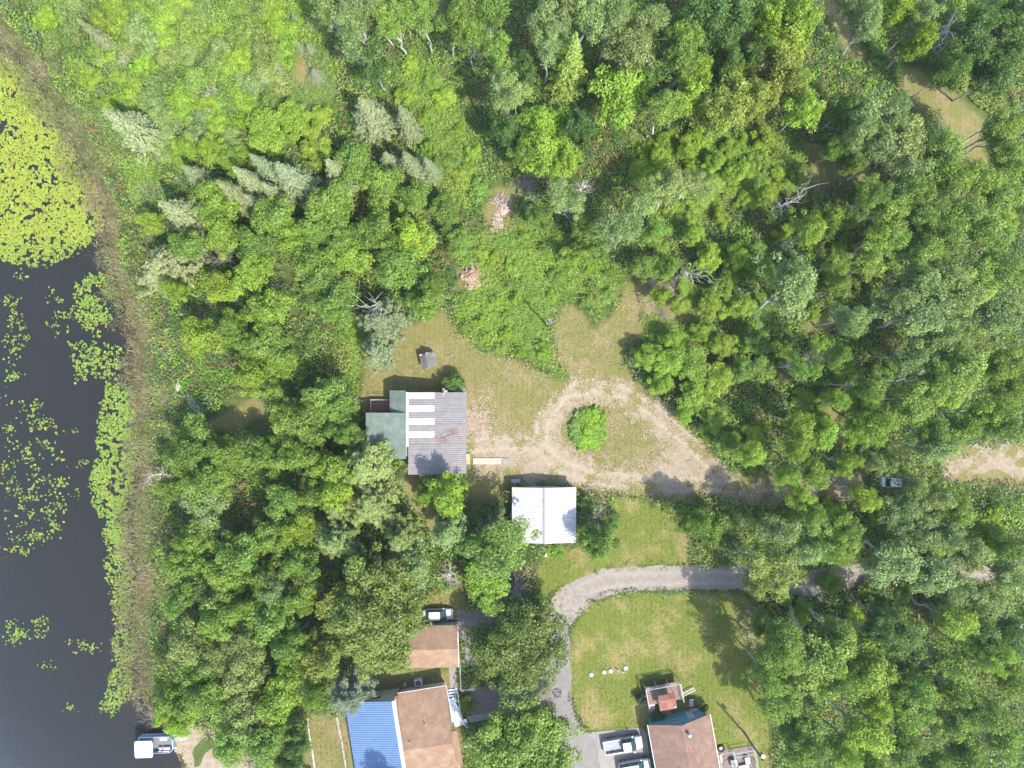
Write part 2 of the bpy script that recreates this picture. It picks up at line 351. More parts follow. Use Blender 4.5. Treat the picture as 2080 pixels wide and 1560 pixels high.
# one ground sheet, fine where the photo looks, running out to the horizon
gx = np.concatenate([[-1500, -700, -350, -180, -130], np.arange(-100, 100.1, 0.4), [130, 180, 350, 700, 1500]])
gy = np.concatenate([[-1500, -700, -350, -180, -120], np.arange(-80, 80.1, 0.4), [120, 180, 350, 700, 1500]])
GX, GY = np.meshgrid(gx, gy)
lake_d = sdf(W(LAKE), GX, GY)
def union(polys, X, Y):
    d = np.full(X.shape, -1e9)
    for p in polys: d = np.maximum(d, sdf(W(p), X, Y))
    return d
jit = (fbm(GX, GY, 3.0, 3, 4) - 0.5) * 2.6
m_dry = smooth((np.maximum(union([YARD, LAWN3, LAWN4], GX, GY), union(PATHS, GX, GY)) + jit + 0.5) / 1.2)
m_lawn = smooth((union([LAWN, LAWN2], GX, GY) + jit * 0.5 + 0.3) / 0.8)
m_bed = smooth((lake_d + 0.8 + jit) / 1.5)
m_deep = smooth((lake_d + (fbm(GX, GY, 7, 9) - 0.5) * 6 - 0.5) / 6.0)
m_mead = smooth((union(MEADOWS + [MARSH], GX, GY) + jit) / 1.5)
GZ = -1.5 * smooth((lake_d + 0.5) / 7.0) + (fbm(GX, GY, 6, 21) - 0.5) * 0.10 * smooth(-union([YARD, LAWN, LAWN2, LAWN3, GRAVEL, ASPHALT, PAD] + HOUSES, GX, GY) / 3)
nx, ny = len(gx), len(gy)
idx = np.arange(nx * ny).reshape(ny, nx)
F = np.stack([idx[:-1, :-1], idx[:-1, 1:], idx[1:, 1:], idx[1:, :-1]], -1).reshape(-1, 4)
me = np_mesh('ground', np.stack([GX, GY, GZ], -1).reshape(-1, 3), F, dict(dry=m_dry.ravel(), lawn=m_lawn.ravel(), bed=m_bed.ravel(), deep=m_deep.ravel(), mead=m_mead.ravel()))
t = NT('ground_cover')
n1, n2, n3 = t.noise(0.9, 8, 0.7), t.noise(0.22, 5, 0.6), t.noise(4.5, 4, 0.7)
n4 = t.noise(15, 3, 0.6)
floor_c = t.ramp(n1, [(0.34, (0.045, 0.06, 0.022)), (0.5, (0.06, 0.085, 0.026)), (0.62, (0.075, 0.11, 0.028)), (0.74, (0.13, 0.115, 0.06))])
mead_c = t.ramp(n1, [(0.3, (0.075, 0.13, 0.024)), (0.55, (0.11, 0.175, 0.03)), (0.75, (0.17, 0.17, 0.06))])
dry_a = t.ramp(n3, [(0.28, (0.11, 0.095, 0.038)), (0.45, (0.165, 0.136, 0.064)), (0.6, (0.225, 0.186, 0.112)), (0.75, (0.285, 0.238, 0.168))])
dry_g = t.ramp(n3, [(0.3, (0.095, 0.105, 0.03)), (0.6, (0.16, 0.15, 0.055)), (0.75, (0.23, 0.19, 0.10))])
dry_c = t.mix(t.step(t.math('ADD', t.math('MULTIPLY', n2, 0.6), t.math('MULTIPLY', n1, 0.4)), 0.40, 0.55), dry_a, dry_g)
lawn_a = t.ramp(n3, [(0.3, (0.075, 0.10, 0.02)), (0.5, (0.105, 0.130, 0.026)), (0.7, (0.145, 0.16, 0.042))])
lawn_b = t.ramp(n3, [(0.3, (0.15, 0.135, 0.045)), (0.6, (0.22, 0.185, 0.085)), (0.75, (0.28, 0.22, 0.13))])
lawn_c = t.mix(t.step(t.math('ADD', t.math('MULTIPLY', n2, 0.65), t.math('MULTIPLY', n1, 0.35)), 0.46, 0.62), lawn_a, lawn_b)
wv = t.new('ShaderNodeTexWave'); wv.inputs['Scale'].default_value = 0.42; wv.inputs['Distortion'].default_value = 3.5; wv.inputs['Detail'].default_value = 2; wv.inputs['Detail Scale'].default_value = 0.4
t.l.new(t.pos(), wv.inputs['Vector'])
mow = t.ramp(wv.outputs['Fac'], [(0.2, (0.86, 0.88, 0.84)), (0.8, (1.06, 1.05, 1.04))])
dry_c = t.mix(0.35, dry_c, mow, 'MULTIPLY'); lawn_c = t.mix(0.4, lawn_c, mow, 'MULTIPLY')
bed_c = t.mix(t.attr('deep').outputs['Fac'], t.ramp(n1, [(0.3, (0.035, 0.024, 0.012)), (0.55, (0.085, 0.055, 0.025)), (0.75, (0.13, 0.095, 0.045))]), (0.022, 0.022, 0.02))
c = t.mix(t.attr('mead').outputs['Fac'], floor_c, mead_c)
c = t.mix(t.attr('dry').outputs['Fac'], c, dry_c)
c = t.mix(t.attr('lawn').outputs['Fac'], c, lawn_c)
c = t.mix(0.45, c, t.ramp(n4, [(0.3, (0.55, 0.55, 0.5)), (0.7, (1.2, 1.2, 1.2))]), 'MULTIPLY')
c = t.mix(t.attr('bed').outputs['Fac'], c, bed_c)
t.bump(t.math('ADD', n3, t.math('MULTIPLY', n4, 0.7)), 0.5, 0.12)
kind(link('ground', me, None, t.done(c, 0.95, 0, 0.1)), 'structure')

# water
t = NT('lake_water')
gl = t.new('ShaderNodeBsdfGlossy'); gl.inputs['Roughness'].default_value = 0.35; gl.inputs[0].default_value = (1, 1, 1, 1)
tp = t.new('ShaderNodeBsdfTransparent'); tp.inputs[0].default_value = (0.62, 0.56, 0.42, 1)
df = t.new('ShaderNodeBsdfDiffuse'); df.inputs[0].default_value = (0.028, 0.033, 0.035, 1)
bp = t.new('ShaderNodeBump'); bp.inputs['Strength'].default_value = 0.25; bp.inputs['Distance'].default_value = 0.05
t.l.new(t.noise(5.0, 4, 0.6), bp.inputs['Height']); t.l.new(bp.outputs[0], gl.inputs['Normal'])
fr = t.new('ShaderNodeFresnel'); fr.inputs[0].default_value = 1.4
t.l.new(bp.outputs[0], fr.inputs['Normal'])
a = t.new('ShaderNodeMixShader'); a.inputs[0].default_value = 0.6
t.l.new(tp.outputs[0], a.inputs[2]); t.l.new(df.outputs[0], a.inputs[1])
b = t.new('ShaderNodeMixShader'); t.l.new(t.math('MULTIPLY', fr.outputs[0], 0.35), b.inputs[0]); t.l.new(a.outputs[0], b.inputs[1]); t.l.new(gl.outputs[0], b.inputs[2])
t.l.new(b.outputs[0], t.out.inputs[0])
lk = [(x, y, -0.14) for x, y in W([(p[0] + (25 if -500 < p[0] < 390 else 0), p[1]) for p in LAKE])]
mb = MB(); mb.add(lk, [tuple(range(len(lk)))])
kind(mb.build('lake_water', t.m), 'structure')

# flat sheets with ragged edges
def sheet(name, poly, z, mat, cell=0.16, amp=0.5, nscale=1.6, holes=(), seed=1, patch=0.0, ruts=()):
    ruts = [W(r_) for r_ in ruts]
    def rut(X, Y):
        d = np.full(X.shape, 1e9)
        for L_ in ruts:
            for (ax, ay), (bx, by) in zip(L_[:-1], L_[1:]):
                t_ = np.clip(((X - ax) * (bx - ax) + (Y - ay) * (by - ay)) / ((bx - ax) ** 2 + (by - ay) ** 2), 0, 1)
                d = np.minimum(d, np.hypot(X - ax - t_ * (bx - ax), Y - ay - t_ * (by - ay)))
        return d + (fbm(X, Y, 2.0, 66) - 0.5) * 0.5
    w_ = W(poly); x0, y0 = w_.min(0) - 1; x1, y1 = w_.max(0) + 1
    xs, ys = np.arange(x0, x1, cell), np.arange(y0, y1, cell)
    X, Y = np.meshgrid(xs, ys)
    cx, cy = X[:-1, :-1] + cell / 2, Y[:-1, :-1] + cell / 2
    d = sdf(w_, cx, cy)
    for h in holes: d = np.minimum(d, -sdf(W(h), cx, cy))
    d = d + (fbm(cx, cy, nscale, seed, 4) - 0.5) * 2 * amp
    keep = d > 0
    if patch:   # bare spots where grass takes over
        rd = rut(cx, cy) if ruts else np.full(cx.shape, 9.0)
        keep = (np.exp(-((rd - 0.8) / 0.32) ** 2) * 0.07 - np.exp(-(rd / 0.35) ** 2) * 0.05 + fbm(cx, cy, 1.3, seed + 5, 5) + np.clip(d, -1.2, 1.8) * 0.13 + (np.random.default_rng(seed).random(cx.shape) - 0.5) * 0.34) > patch
        keep &= d > -0.9
    idx = np.arange(X.size).reshape(X.shape)
    F = np.stack([idx[:-1, :-1], idx[:-1, 1:], idx[1:, 1:], idx[1:, :-1]], -1)[keep]
    u, inv = np.unique(F, return_inverse=True)
    V = np.stack([X.ravel()[u], Y.ravel()[u], np.full(len(u), z)], -1)
    rv = np.exp(-((rut(V[:, 0], V[:, 1]) - 0.8) / 0.3) ** 2) if ruts else np.zeros(len(V))
    return kind(link(name, np_mesh(name, V, inv.reshape(-1, 4), dict(rut=rv)), None, mat), 'structure')

def earth(name, stops, big, fine=0.45):
    t = NT(name)
    c = t.ramp(t.noise(1.6, 8, 0.7), stops)
    c = t.mix(t.math('MULTIPLY', t.step(t.noise(0.5, 6, 0.65), 0.45, 0.66), big[1]), c, big[0])
    wv = t.new('ShaderNodeTexNoise'); wv.inputs['Scale'].default_value = 13; wv.inputs['Detail'].default_value = 3; t.l.new(t.pos(), wv.inputs['Vector'])
    c = t.mix(fine, c, t.ramp(wv.outputs['Fac'], [(0.32, (0.45, 0.43, 0.38)), (0.6, (1.1, 1.1, 1.1))]), 'MULTIPLY')
    c = t.mix(t.math('MULTIPLY', t.attr('rut').outputs['Fac'], 0.3), c, tuple(min(1, x * 1.18) for x in stops[-1][1]))
    t.bump(t.noise(7, 5, 0.7), 0.45, 0.08)
    return t.done(c, 0.95, 0, 0.1)
RUT_L = [(960, 905), (1030, 900), (1095, 905), (1102, 855), (1140, 800), (1200, 782), (1270, 797), (1330, 837), (1390, 888), (1450, 942), (1520, 985), (1640, 990), (1750, 985)]
RUT_S = [(1095, 905), (1135, 945), (1200, 970), (1300, 980), (1400, 986), (1520, 990)]
RUT_G = [(1140, 1240), (1165, 1205), (1230, 1180), (1300, 1175), (1500, 1173), (1650, 1185), (1790, 1160), (2180, 1155)]
m_sand = earth('sandy_track', [(0.3, (0.17, 0.136, 0.096)), (0.5, (0.232, 0.192, 0.142)), (0.7, (0.285, 0.242, 0.187))], ((0.20, 0.165, 0.105), 0.5))
m_grav = earth('grey_gravel', [(0.3, (0.155, 0.135, 0.115)), (0.5, (0.195, 0.174, 0.15)), (0.7, (0.235, 0.212, 0.184))], ((0.17, 0.15, 0.13), 0.5))
m_pebb = earth('coarse_pebbles', [(0.3, (0.14, 0.12, 0.104)), (0.5, (0.21, 0.19, 0.167)), (0.7, (0.27, 0.245, 0.22))], ((0.28, 0.25, 0.21), 0.4), 0.8)
sheet('dirt_track', DIRT, 0.008, m_sand, amp=1.3, nscale=1.8, holes=[DIRT_HOLE], seed=4, patch=0.55, ruts=[RUT_L, RUT_S])
sheet('dirt_track', DIRT_EAST, 0.008, m_sand, amp=0.8, nscale=2.0, seed=6, patch=0.5)
sheet('beach', BEACH, 0.008, m_sand, amp=0.6, nscale=1.6, seed=7, patch=0.4)
sheet('gravel_road', GRAVEL, 0.008, m_grav, amp=0.4, nscale=1.5, seed=8, ruts=[RUT_G])
sheet('pebble_apron', PEBBLES, 0.014, m_pebb, amp=0.25, nscale=1.0, seed=9)
sheet('asphalt_drive', ASPHALT, 0.020, M['asphalt'], amp=0.18, nscale=1.2, seed=10)
sheet('mulch_bed', MULCH, 0.026, M['mulch'], amp=0.35, nscale=1.2, seed=12)

def slab_poly(name, poly, z, mat, t_=0.1):
    mb = MB(); pts = [(x, y, z) for x, y in W(poly)]
    a = sum(pts[i][0] * pts[(i + 1) % len(pts)][1] - pts[(i + 1) % len(pts)][0] * pts[i][1] for i in range(len(pts)))
    mb.slab(pts if a > 0 else pts[::-1], t_)
    return kind(mb.build(name, mat), 'structure')
slab_poly('concrete_pad', PAD, 0.04, M['concrete'])
slab_poly('footpath', WALK1, 0.05, M['concrete'])
slab_poly('footpath', WALK2, 0.05, M['concrete'])

# ------------------------------------------------------------------ low plants nobody could count
def leaf_arrays(C, N, L, Wd, var, tint=None, r=rng):
    n = len(C)
    N = N / (np.linalg.norm(N, axis=1, keepdims=True) + 1e-9)
    a = r.normal(size=(n, 3)); T = np.cross(N, a); T /= np.linalg.norm(T, axis=1, keepdims=True) + 1e-9
    B = np.cross(N, T)
    L = np.broadcast_to(L, (n,))[:, None]; Wd = np.broadcast_to(Wd, (n,))[:, None]
    V = np.stack([C - T * L, C + B * Wd + N * L * 0.12, C + T * L, C - B * Wd + N * L * 0.12], 1).reshape(-1, 3)
    F = np.arange(4 * n).reshape(n, 4)
    at = dict(var=np.repeat(var, 4))
    if tint is not None: at['tint'] = np.repeat(tint, 4, axis=0)
    return V, F, at

def avoid(X, Y, pad=0.2):
    bad = np.maximum(union([YARD, LAWN, LAWN2, LAWN3, LAWN4, GRAVEL, ASPHALT, MULCH, PAD, WALK1, WALK2, BEACH], X, Y), union(HOUSES, X, Y))
    return np.maximum(bad + pad + (fbm(X, Y, 1.5, 31) - 0.5) * 1.3 - np.abs(np.random.default_rng(len(X)).normal(size=X.shape)) * 0.35, np.maximum(sdf(W(LAKE), X, Y) + 1.5, np.maximum(union([PAD, WALK1, WALK2], X, Y) + 0.15, union([ASPHALT, GRAVEL], X, Y) - 0.25)))

def plants(name, label, X, Y, hfun, tintfun, size, seed):
    r = np.random.default_rng(seed)
    e = 0.15
    h = hfun(X, Y); hx = (hfun(X + e, Y) - h) / e; hy = (hfun(X, Y + e) - h) / e
    z = h * (0.55 + 0.5 * r.random(len(X)))
    N = np.stack([-hx * 0.9, -hy * 0.9, np.full(len(X), 1.0)], -1) + r.normal(size=(len(X), 3)) * 0.5
    L = size * (0.7 + 0.7 * r.random(len(X)))
    V, F, at = leaf_arrays(np.stack([X, Y, z + 0.03], -1), N, L, L * 0.62, np.clip(0.5 + 0.28 * r.normal(size=len(X)), 0, 1), tintfun(X, Y), r)
    o = kind(link(name, np_mesh(name, V, F, at), None, M['plant']), 'stuff')
    return tag(o, label, 'plants')

def scatter(n, x0, x1, y0, y1, seed):
    r = np.random.default_rng(seed); return x0 + (x1 - x0) * r.random(n), y0 + (y1 - y0) * r.random(n)

def lump(X, Y, s, seed):
    """rounded cushions: 0..1"""
    a = vnoise(X, Y, s, seed); b = vnoise(X, Y, s * 0.45, seed + 3)
    return np.clip(1.35 * (0.65 * a + 0.35 * b) - 0.12, 0, 1) ** 0.8
def tmix(a, b, f): return np.asarray(a)[None] * (1 - f[:, None]) + np.asarray(b)[None] * f[:, None]

X, Y = scatter(700000, -84, 84, -66, 66, 1)
av = avoid(X, Y); md = union(MEADOWS, X, Y) + (fbm(X, Y, 4, 77) - 0.5) * 3; ms = sdf(W(MARSH), X, Y) + (fbm(X, Y, 5, 78) - 0.5) * 4
pt = union(PATHS, X, Y) + (fbm(X, Y, 2.4, 55, 4) - 0.5) * 3.4
land = av < 0
k = land & (md < 0) & (ms < 0) & (pt < 0)
def h_for(x, y): return 0.10 + (1.7 * lump(x, y, 2.6, 5) ** 1.4 + 0.5 * lump(x, y, 0.9, 7)) * (0.25 + 1.0 * vnoise(x, y, 8, 6))
def c_for(x, y):
    pal = np.array([(0.075, 0.15, 0.034), (0.165, 0.27, 0.036), (0.11, 0.175, 0.062), (0.185, 0.225, 0.05), (0.125, 0.235, 0.034), (0.155, 0.15, 0.055)])
    q = np.clip(0.5 + (0.6 * vnoise(x, y, 2.6, 5) + 0.4 * fbm(x, y, 5, 43) - 0.5) * 1.9, 0, 0.999) * 6
    i = np.floor(q * 1.0).astype(int); o_ = (i * 7 + np.floor(vnoise(x, y, 6, 44) * 5).astype(int)) % 6
    return pal[o_] * (0.85 + 0.3 * vnoise(x, y, 1.2, 45))[:, None]
k &= ~((fbm(X, Y, 3.2, 46, 3) > 0.76))
plants('forest_undergrowth', 'leafy green undergrowth covering the forest floor between the trees', X[k], Y[k], h_for, c_for, 0.145, 2)
X, Y = scatter(380000, -84, 46, -26, 66, 3)
sel = (avoid(X, Y) < 0)
ms = sdf(W(MARSH), X, Y) + (fbm(X, Y, 5, 78) - 0.5) * 4; md = union(MEADOWS, X, Y) + (fbm(X, Y, 4, 77) - 0.5) * 3
pt = union(PATHS, X, Y) + (fbm(X, Y, 2.4, 55, 4) - 0.5) * 3.4
XM, YM_ = scatter(170000, -78, -20, 16, 62, 33)
kM = (avoid(XM, YM_) < 0) & (sdf(W(MARSH), XM, YM_) + (fbm(XM, YM_, 5, 78) - 0.5) * 4 > 0) & (union(PATHS, XM, YM_) + (fbm(XM, YM_, 1.2, 55) - 0.5) * 3.5 < 0.2)
def h_mar(x, y): return 0.2 + (3.0 * lump(x, y, 3.0, 15) ** 1.3 + 0.9 * lump(x, y, 1.1, 18)) * smooth((fbm(x, y, 8, 16) - 0.15) / 0.5)
def c_mar(x, y):
    f = smooth((fbm(x, y, 6, 50) - 0.35) / 0.3); g = smooth((fbm(x, y, 3, 51) - 0.55) / 0.2)
    return tmix((0.175, 0.265, 0.045), (0.135, 0.205, 0.055), f) * (1 - g[:, None] * .5) + np.array((0.18, 0.195, 0.09)) * (g[:, None] * .5)
plants('marsh_shrub_thicket', 'pale lime-green low shrub thicket beside the reedy lake shore', XM[kM], YM_[kM], h_mar, c_mar, 0.115, 4)
k = sel & (md > 0) & (ms < 0) & (pt < 0.3)
def h_mea(x, y): return 0.10 + 0.8 * lump(x, y, 1.1, 25) + 0.5 * lump(x, y, 3.5, 27)
def c_mea(x, y):
    f = smooth((fbm(x, y, 4, 60) - 0.35) / 0.3); g = smooth((fbm(x, y, 2.2, 61) - 0.5) / 0.15)
    return tmix((0.175, 0.275, 0.036), (0.115, 0.20, 0.036), f) * (1 - g[:, None] * .5) + np.array((0.25, 0.25, 0.075)) * (g[:, None] * .5)
plants('meadow_weeds', 'bright green weedy meadow growing round the clearing', X[k], Y[k], h_mea, c_mea, 0.115, 5)

# short grass in the mown areas
X, Y = scatter(260000, -34, 60, -60, 16, 8)
g = union([YARD, LAWN, LAWN2, LAWN3, LAWN4], X, Y); no = np.maximum(union(HOUSES, X, Y), union([ASPHALT, PAD, GRAVEL, WALK1, WALK2], X, Y))
dd = np.minimum(sdf(W(DIRT), X, Y), -sdf(W(DIRT_HOLE), X, Y))
k = (g > -0.6) & (no < -0.1) & (dd < (np.random.default_rng(3).random(len(X)) ** 3) * 1.6) & (rng.random(len(X)) < 0.65)
X, Y = X[k], Y[k]
isl = smooth(union([LAWN, LAWN2], X, Y) + 0.5)
f = smooth((fbm(X, Y, 4, 70) - 0.4) / 0.25)
tint = tmix((0.12, 0.128, 0.036), (0.205, 0.17, 0.09), f) * (1 - isl[:, None]) + tmix((0.09, 0.122, 0.022), (0.165, 0.155, 0.05), f) * isl[:, None]
ang = rng.random(len(X)) * 6.283; L = 0.05 + 0.06 * rng.random(len(X))
N = np.stack([np.cos(ang), np.sin(ang), 0.55 * np.ones(len(X))], -1)
V, Fq, at = leaf_arrays(np.stack([X, Y, L * 0.6], -1), N, L, L * 0.35, rng.random(len(X)), tint)
tag(kind(link('grass', np_mesh('grass', V, Fq, at), None, M['plant']), 'stuff'), 'short dry mown grass of the yard and lawns', 'grass')

# reeds along the shore
REEDS = [(-60, -30), (25, 20), (90, 90), (160, 180), (225, 280), (275, 390), (305, 470), (300, 560), (325, 620), (358, 650), (352, 700), (312, 770), (352, 805), (354, 890), (332, 980), (345, 1100), (338, 1250), (325, 1330), (312, 1410), (262, 1400), (268, 1330), (258, 1250), (262, 1160), (252, 1080), (262, 1000), (275, 900), (268, 800), (280, 720), (255, 640), (222, 560), (198, 440), (160, 350), (110, 260), (60, 180), (0, 110), (-60, 70)]
X, Y = scatter(240000, -82, -45, -48, 60, 12)
k = sdf(W(REEDS), X, Y) + 1.6 + (fbm(X, Y, 2.5, 80) - 0.5) * 4.5 - rng.random(len(X)) ** 2 * 3.2 > 0
X, Y = X[k], Y[k]; n = len(X)
pa = vnoise(X, Y, 2.0, 81) * 9 + rng.normal(size=n) * 1.1
ln = 0.35 + 0.75 * rng.random(n); el = 0.15 + 0.6 * rng.random(n) ** 1.5
D = np.stack([np.cos(pa) * np.cos(el), np.sin(pa) * np.cos(el), np.sin(el)], -1)
Bt = np.stack([-np.sin(pa), np.cos(pa), np.zeros(n)], -1) * (0.014 + 0.02 * rng.random(n))[:, None]
C = np.stack([X, Y, -0.12 + 0.35 * rng.random(n)], -1)
V = np.stack([C - Bt, C + D * ln[:, None] * 0.6 - Bt, C + D * ln[:, None], C + D * ln[:, None] * 0.6 + Bt], 1).reshape(-1, 3)
f = smooth((fbm(X, Y, 4, 82) - 0.3) / 0.4); g = (rng.random(n) < 0.22)
tint = tmix((0.21, 0.165, 0.095), (0.115, 0.092, 0.05), f); gg = smooth((fbm(X, Y, 5, 84) - 0.42) / 0.2); tint[rng.random(n) < 0.28 + 0.5 * gg] = (0.13, 0.165, 0.045); tint[rng.random(n) < 0.14] = (0.26, 0.225, 0.165)
tag(kind(link('reeds', np_mesh('reeds', V, np.arange(4 * n).reshape(n, 4), dict(var=np.repeat(rng.random(n), 4), tint=np.repeat(tint, 4, axis=0))), None, M['reed']), 'stuff'), 'dry brown reeds flattened along the lake edge', 'reeds')

# lily pads
PADS = [([(-60, 90), (0, 105), (45, 140), (95, 200), (138, 290), (180, 370), (214, 420), (220, 470), (185, 505), (130, 535), (60, 545), (-60, 500)], 52, 0.29),
        ([(140, 540), (230, 555), (228, 640), (200, 690), (160, 660), (140, 610)], 30, 0.40), ([(135, 690), (240, 690), (268, 700), (235, 770), (150, 780)], 28, 0.40),
        ([(215, 780), (292, 775), (290, 850), (270, 950), (262, 1080), (240, 1130), (205, 1080), (178, 1030), (190, 900)], 50, 0.30),
        ([(200, 1060), (262, 1080), (275, 1170), (262, 1260), (280, 1330), (270, 1420), (225, 1470), (200, 1440), (235, 1340), (235, 1240), (210, 1150)], 36, 0.36),
        ([(0, 590), (45, 600), (60, 700), (30, 780), (0, 800)], 9, 0.52), ([(0, 800), (110, 830), (140, 1000), (120, 1100), (30, 1150), (0, 1120)], 9, 0.53), ([(10, 1270), (90, 1250), (100, 1290), (20, 1320)], 9, 0.45),
        ([(130, 1300), (215, 1300), (205, 1335), (150, 1330)], 8, 0.48), ([(90, 580), (150, 620), (140, 700), (90, 690)], 8, 0.52)]
cx, cy, cr = [], [], []
for i, (poly, dens, thr) in enumerate(PADS):
    wp = W(poly); x0, y0 = wp.min(0); x1, y1 = wp.max(0)
    n = int((x1 - x0) * (y1 - y0) * dens)
    a, b = scatter(n, x0, x1, y0, y1, 90 + i)
    dd = sdf(wp, a, b)
    k = (dd + (fbm(a, b, 3, 95) - 0.5) * 2.5 - np.random.default_rng(i).random(len(a)) ** 3 * 2.5 > 0) & ((0.45 * fbm(a, b, 1.6, 96, 2) + 0.55 * vnoise(a, b, 0.45, 97)) > thr + (0.06 if i in (0, 3) else 0))
    cx.append(a[k]); cy.append(b[k])
r_ = np.random.default_rng(7)
for px, py in [(20, 870), (55, 930), (90, 900), (15, 690), (25, 650), (75, 1090), (60, 1010), (100, 1040), (45, 1120), (35, 1290), (80, 1262), (20, 1300), (170, 1310), (195, 1318), (97, 1350), (110, 1065), (155, 1000), (165, 940), (150, 880), (130, 640), (40, 560), (12, 610), (70, 820), (85, 860), (30, 760), (140, 1440), (120, 980), (8, 950)]:
    x, y = P(px, py); m = r_.integers(8, 26)
    cx.append(x + r_.normal(size=m) * 0.55); cy.append(y + r_.normal(size=m) * 0.4)
X, Y = np.concatenate(cx), np.concatenate(cy)
k = sdf(W(LAKE), X, Y) > -0.5; X, Y = X[k], Y[k]; n = len(X)
R = 0.07 + 0.12 * r_.random(n) ** 1.5; a0 = r_.random(n) * 6.283
K = 7
V = np.zeros((n, K + 1, 3)); V[:, 0] = np.stack([X, Y, -0.11 + 0.02 * r_.random(n)], -1)
tilt = r_.normal(size=(n, 2)) * 0.16
for j in range(K):
    a = a0 + 0.25 + (6.283 - 0.5) * j / (K - 1)
    dx, dy = np.cos(a) * R, np.sin(a) * R
    V[:, 1 + j] = V[:, 0] + np.stack([dx, dy, dx * tilt[:, 0] + dy * tilt[:, 1] + 0.01], -1)
Fp = np.concatenate([np.stack([np.arange(n) * (K + 1), np.arange(n) * (K + 1) + 1 + j, np.arange(n) * (K + 1) + 2 + j], -1) for j in range(K - 1)])
f = smooth((Y - P(0, 560)[1]) / 8)
tint = tmix((0.12, 0.19, 0.03), (0.165, 0.215, 0.028), f)
old = r_.random(n); tint[old < 0.07] = (0.24, 0.20, 0.03); tint[old < 0.025] = (0.30, 0.15, 0.03)
tag(kind(link('lily_pads', np_mesh('lily_pads', V.reshape(-1, 3), Fp, dict(var=np.repeat(r_.random(n), K + 1), tint=np.repeat(tint, K + 1, axis=0))), None, M['pad']), 'stuff'), 'yellow-green lily pads floating in drifts on the dark lake', 'lily pads')

# ------------------------------------------------------------------ tree prototypes (meshes shared by all copies)
def rand_dirs(r, n, zmin=-1.0):
    d = r.normal(size=(n * 3, 3)); d /= np.linalg.norm(d, axis=1, keepdims=True)
    return d[d[:, 2] > zmin][:n]

def crown_mesh(name, seed, R, z0, z1, nl, per, L, lobe=(0.22, 0.36), flat=0.75, wide=0.62, bias=0.0):
    r = np.random.default_rng(seed); zc, az = (z0 + z1) / 2, (z1 - z0) / 2
    ph = r.random(4) * 6.283; C, N, var = [], [], []
    lobes = []
    ga = math.pi * (3 - math.sqrt(5))
    nb = max(7, nl // 7); cl = []
    for i in range(nb):      # main boughs, unevenly long
        zz = 1 - (i + 0.5) / nb * 1.45
        th = i * ga + r.normal() * 0.35; rad = math.sqrt(max(0, 1 - zz * zz))
        q = (1 + 0.2 * math.sin(2 * th + ph[0]) + 0.14 * math.sin(3 * th + ph[1])) * (0.38 + 0.42 * r.random())
        cl.append((np.array([math.cos(th) * rad * R * q, math.sin(th) * rad * R * q, zc + zz * az * (0.5 + 0.3 * r.random())]), 0.30 + 0.2 * r.random()))
    for i in range(nl):
        cc, cr = cl[i % nb]; d = rand_dirs(r, 8, -0.5)[0] * (0.55 + 0.5 * r.random())
        c = cc + d * np.array([R, R, az]) * cr
        lobes.append((c, R * (lobe[0] + (lobe[1] - lobe[0]) * r.random() ** 1.3)))
    for i in range(max(3, nl // 5)):   # inner fill
        d = rand_dirs(r, 1)[0]; lobes.append((np.array([d[0] * R * .35, d[1] * R * .35, zc + d[2] * az * .4]), R * 0.33))
    for c, lr in lobes:
        n = int(per * (lr / (R * 0.3)) ** 2 * (0.75 + 0.5 * r.random()))
        d = rand_dirs(r, n, -0.45); n = len(d)
        w_ = (0.5 + 0.66 * r.random(n) ** 0.8)[:, None]
        p = c + d * w_ * np.array([lr, lr, lr * flat])
        nn = d * 0.8 + np.array([0, 0, 0.45 + bias]) + r.normal(size=(n, 3)) * 0.45
        C.append(p); N.append(nn); lv = r.random()
        var.append(np.clip(0.25 + 0.5 * r.random(n) + (lv - 0.5) * 0.45, 0, 1))
    C, N, var = np.concatenate(C), np.concatenate(N), np.concatenate(var)
    Ls = L * (0.7 + 0.6 * r.random(len(C)))
    V, F, at = leaf_arrays(C, N, Ls, Ls * wide, var, None, r)
    return np_mesh(name, V, F, at), [tuple(c) for c, _ in lobes]

def limb(mb, r, a, b, r0, r1, n=5, seg=4, wob=0.06):
    a, b = Vector(a), Vector(b); d = (b - a).length
    pts = [a.lerp(b, i / seg) + (Vector(r.normal(size=3)) * d * wob * (0 < i < seg)) for i in range(seg + 1)]
    for i, p in enumerate(pts): p.z += math.sin(math.pi * i / seg) * -0.04 * d
    mb.tube(pts, [r0 + (r1 - r0) * i / seg for i in range(seg + 1)], n); return pts

def trunk_mesh(name, seed, h, r0, lobes, nlimb, lean=0.3):
    r = np.random.default_rng(seed); mb = MB()
    top = Vector((r.normal() * lean, r.normal() * lean, h))
    pts = limb(mb, r, (0, 0, -0.15), top, r0, r0 * 0.28, 7, 7, 0.018)
    for c in random.Random(seed).sample(lobes, min(nlimb, len(lobes))):
        c = Vector(c); s = pts[int(r.integers(3, 7))]
        if s.z > c.z - 0.1: s = pts[3]
        q = limb(mb, r, s, s.lerp(c, 0.95), r0 * 0.28, r0 * 0.06)
        for _ in range(2):
            e = c + Vector(r.normal(size=3)) * 0.6; limb(mb, r, q[2], e, r0 * 0.14, r0 * 0.04, 4, 3)
    return mb.mesh(name)

PROTO = {}
def proto(key, crown, trunk, base_r, base_h, hc, nm, leafm, barkm):
    PROTO.setdefault(key, []).append(dict(crown=crown, trunk=trunk, r=base_r, h=base_h, hc=hc, name=nm, leaf=leafm, bark=barkm))

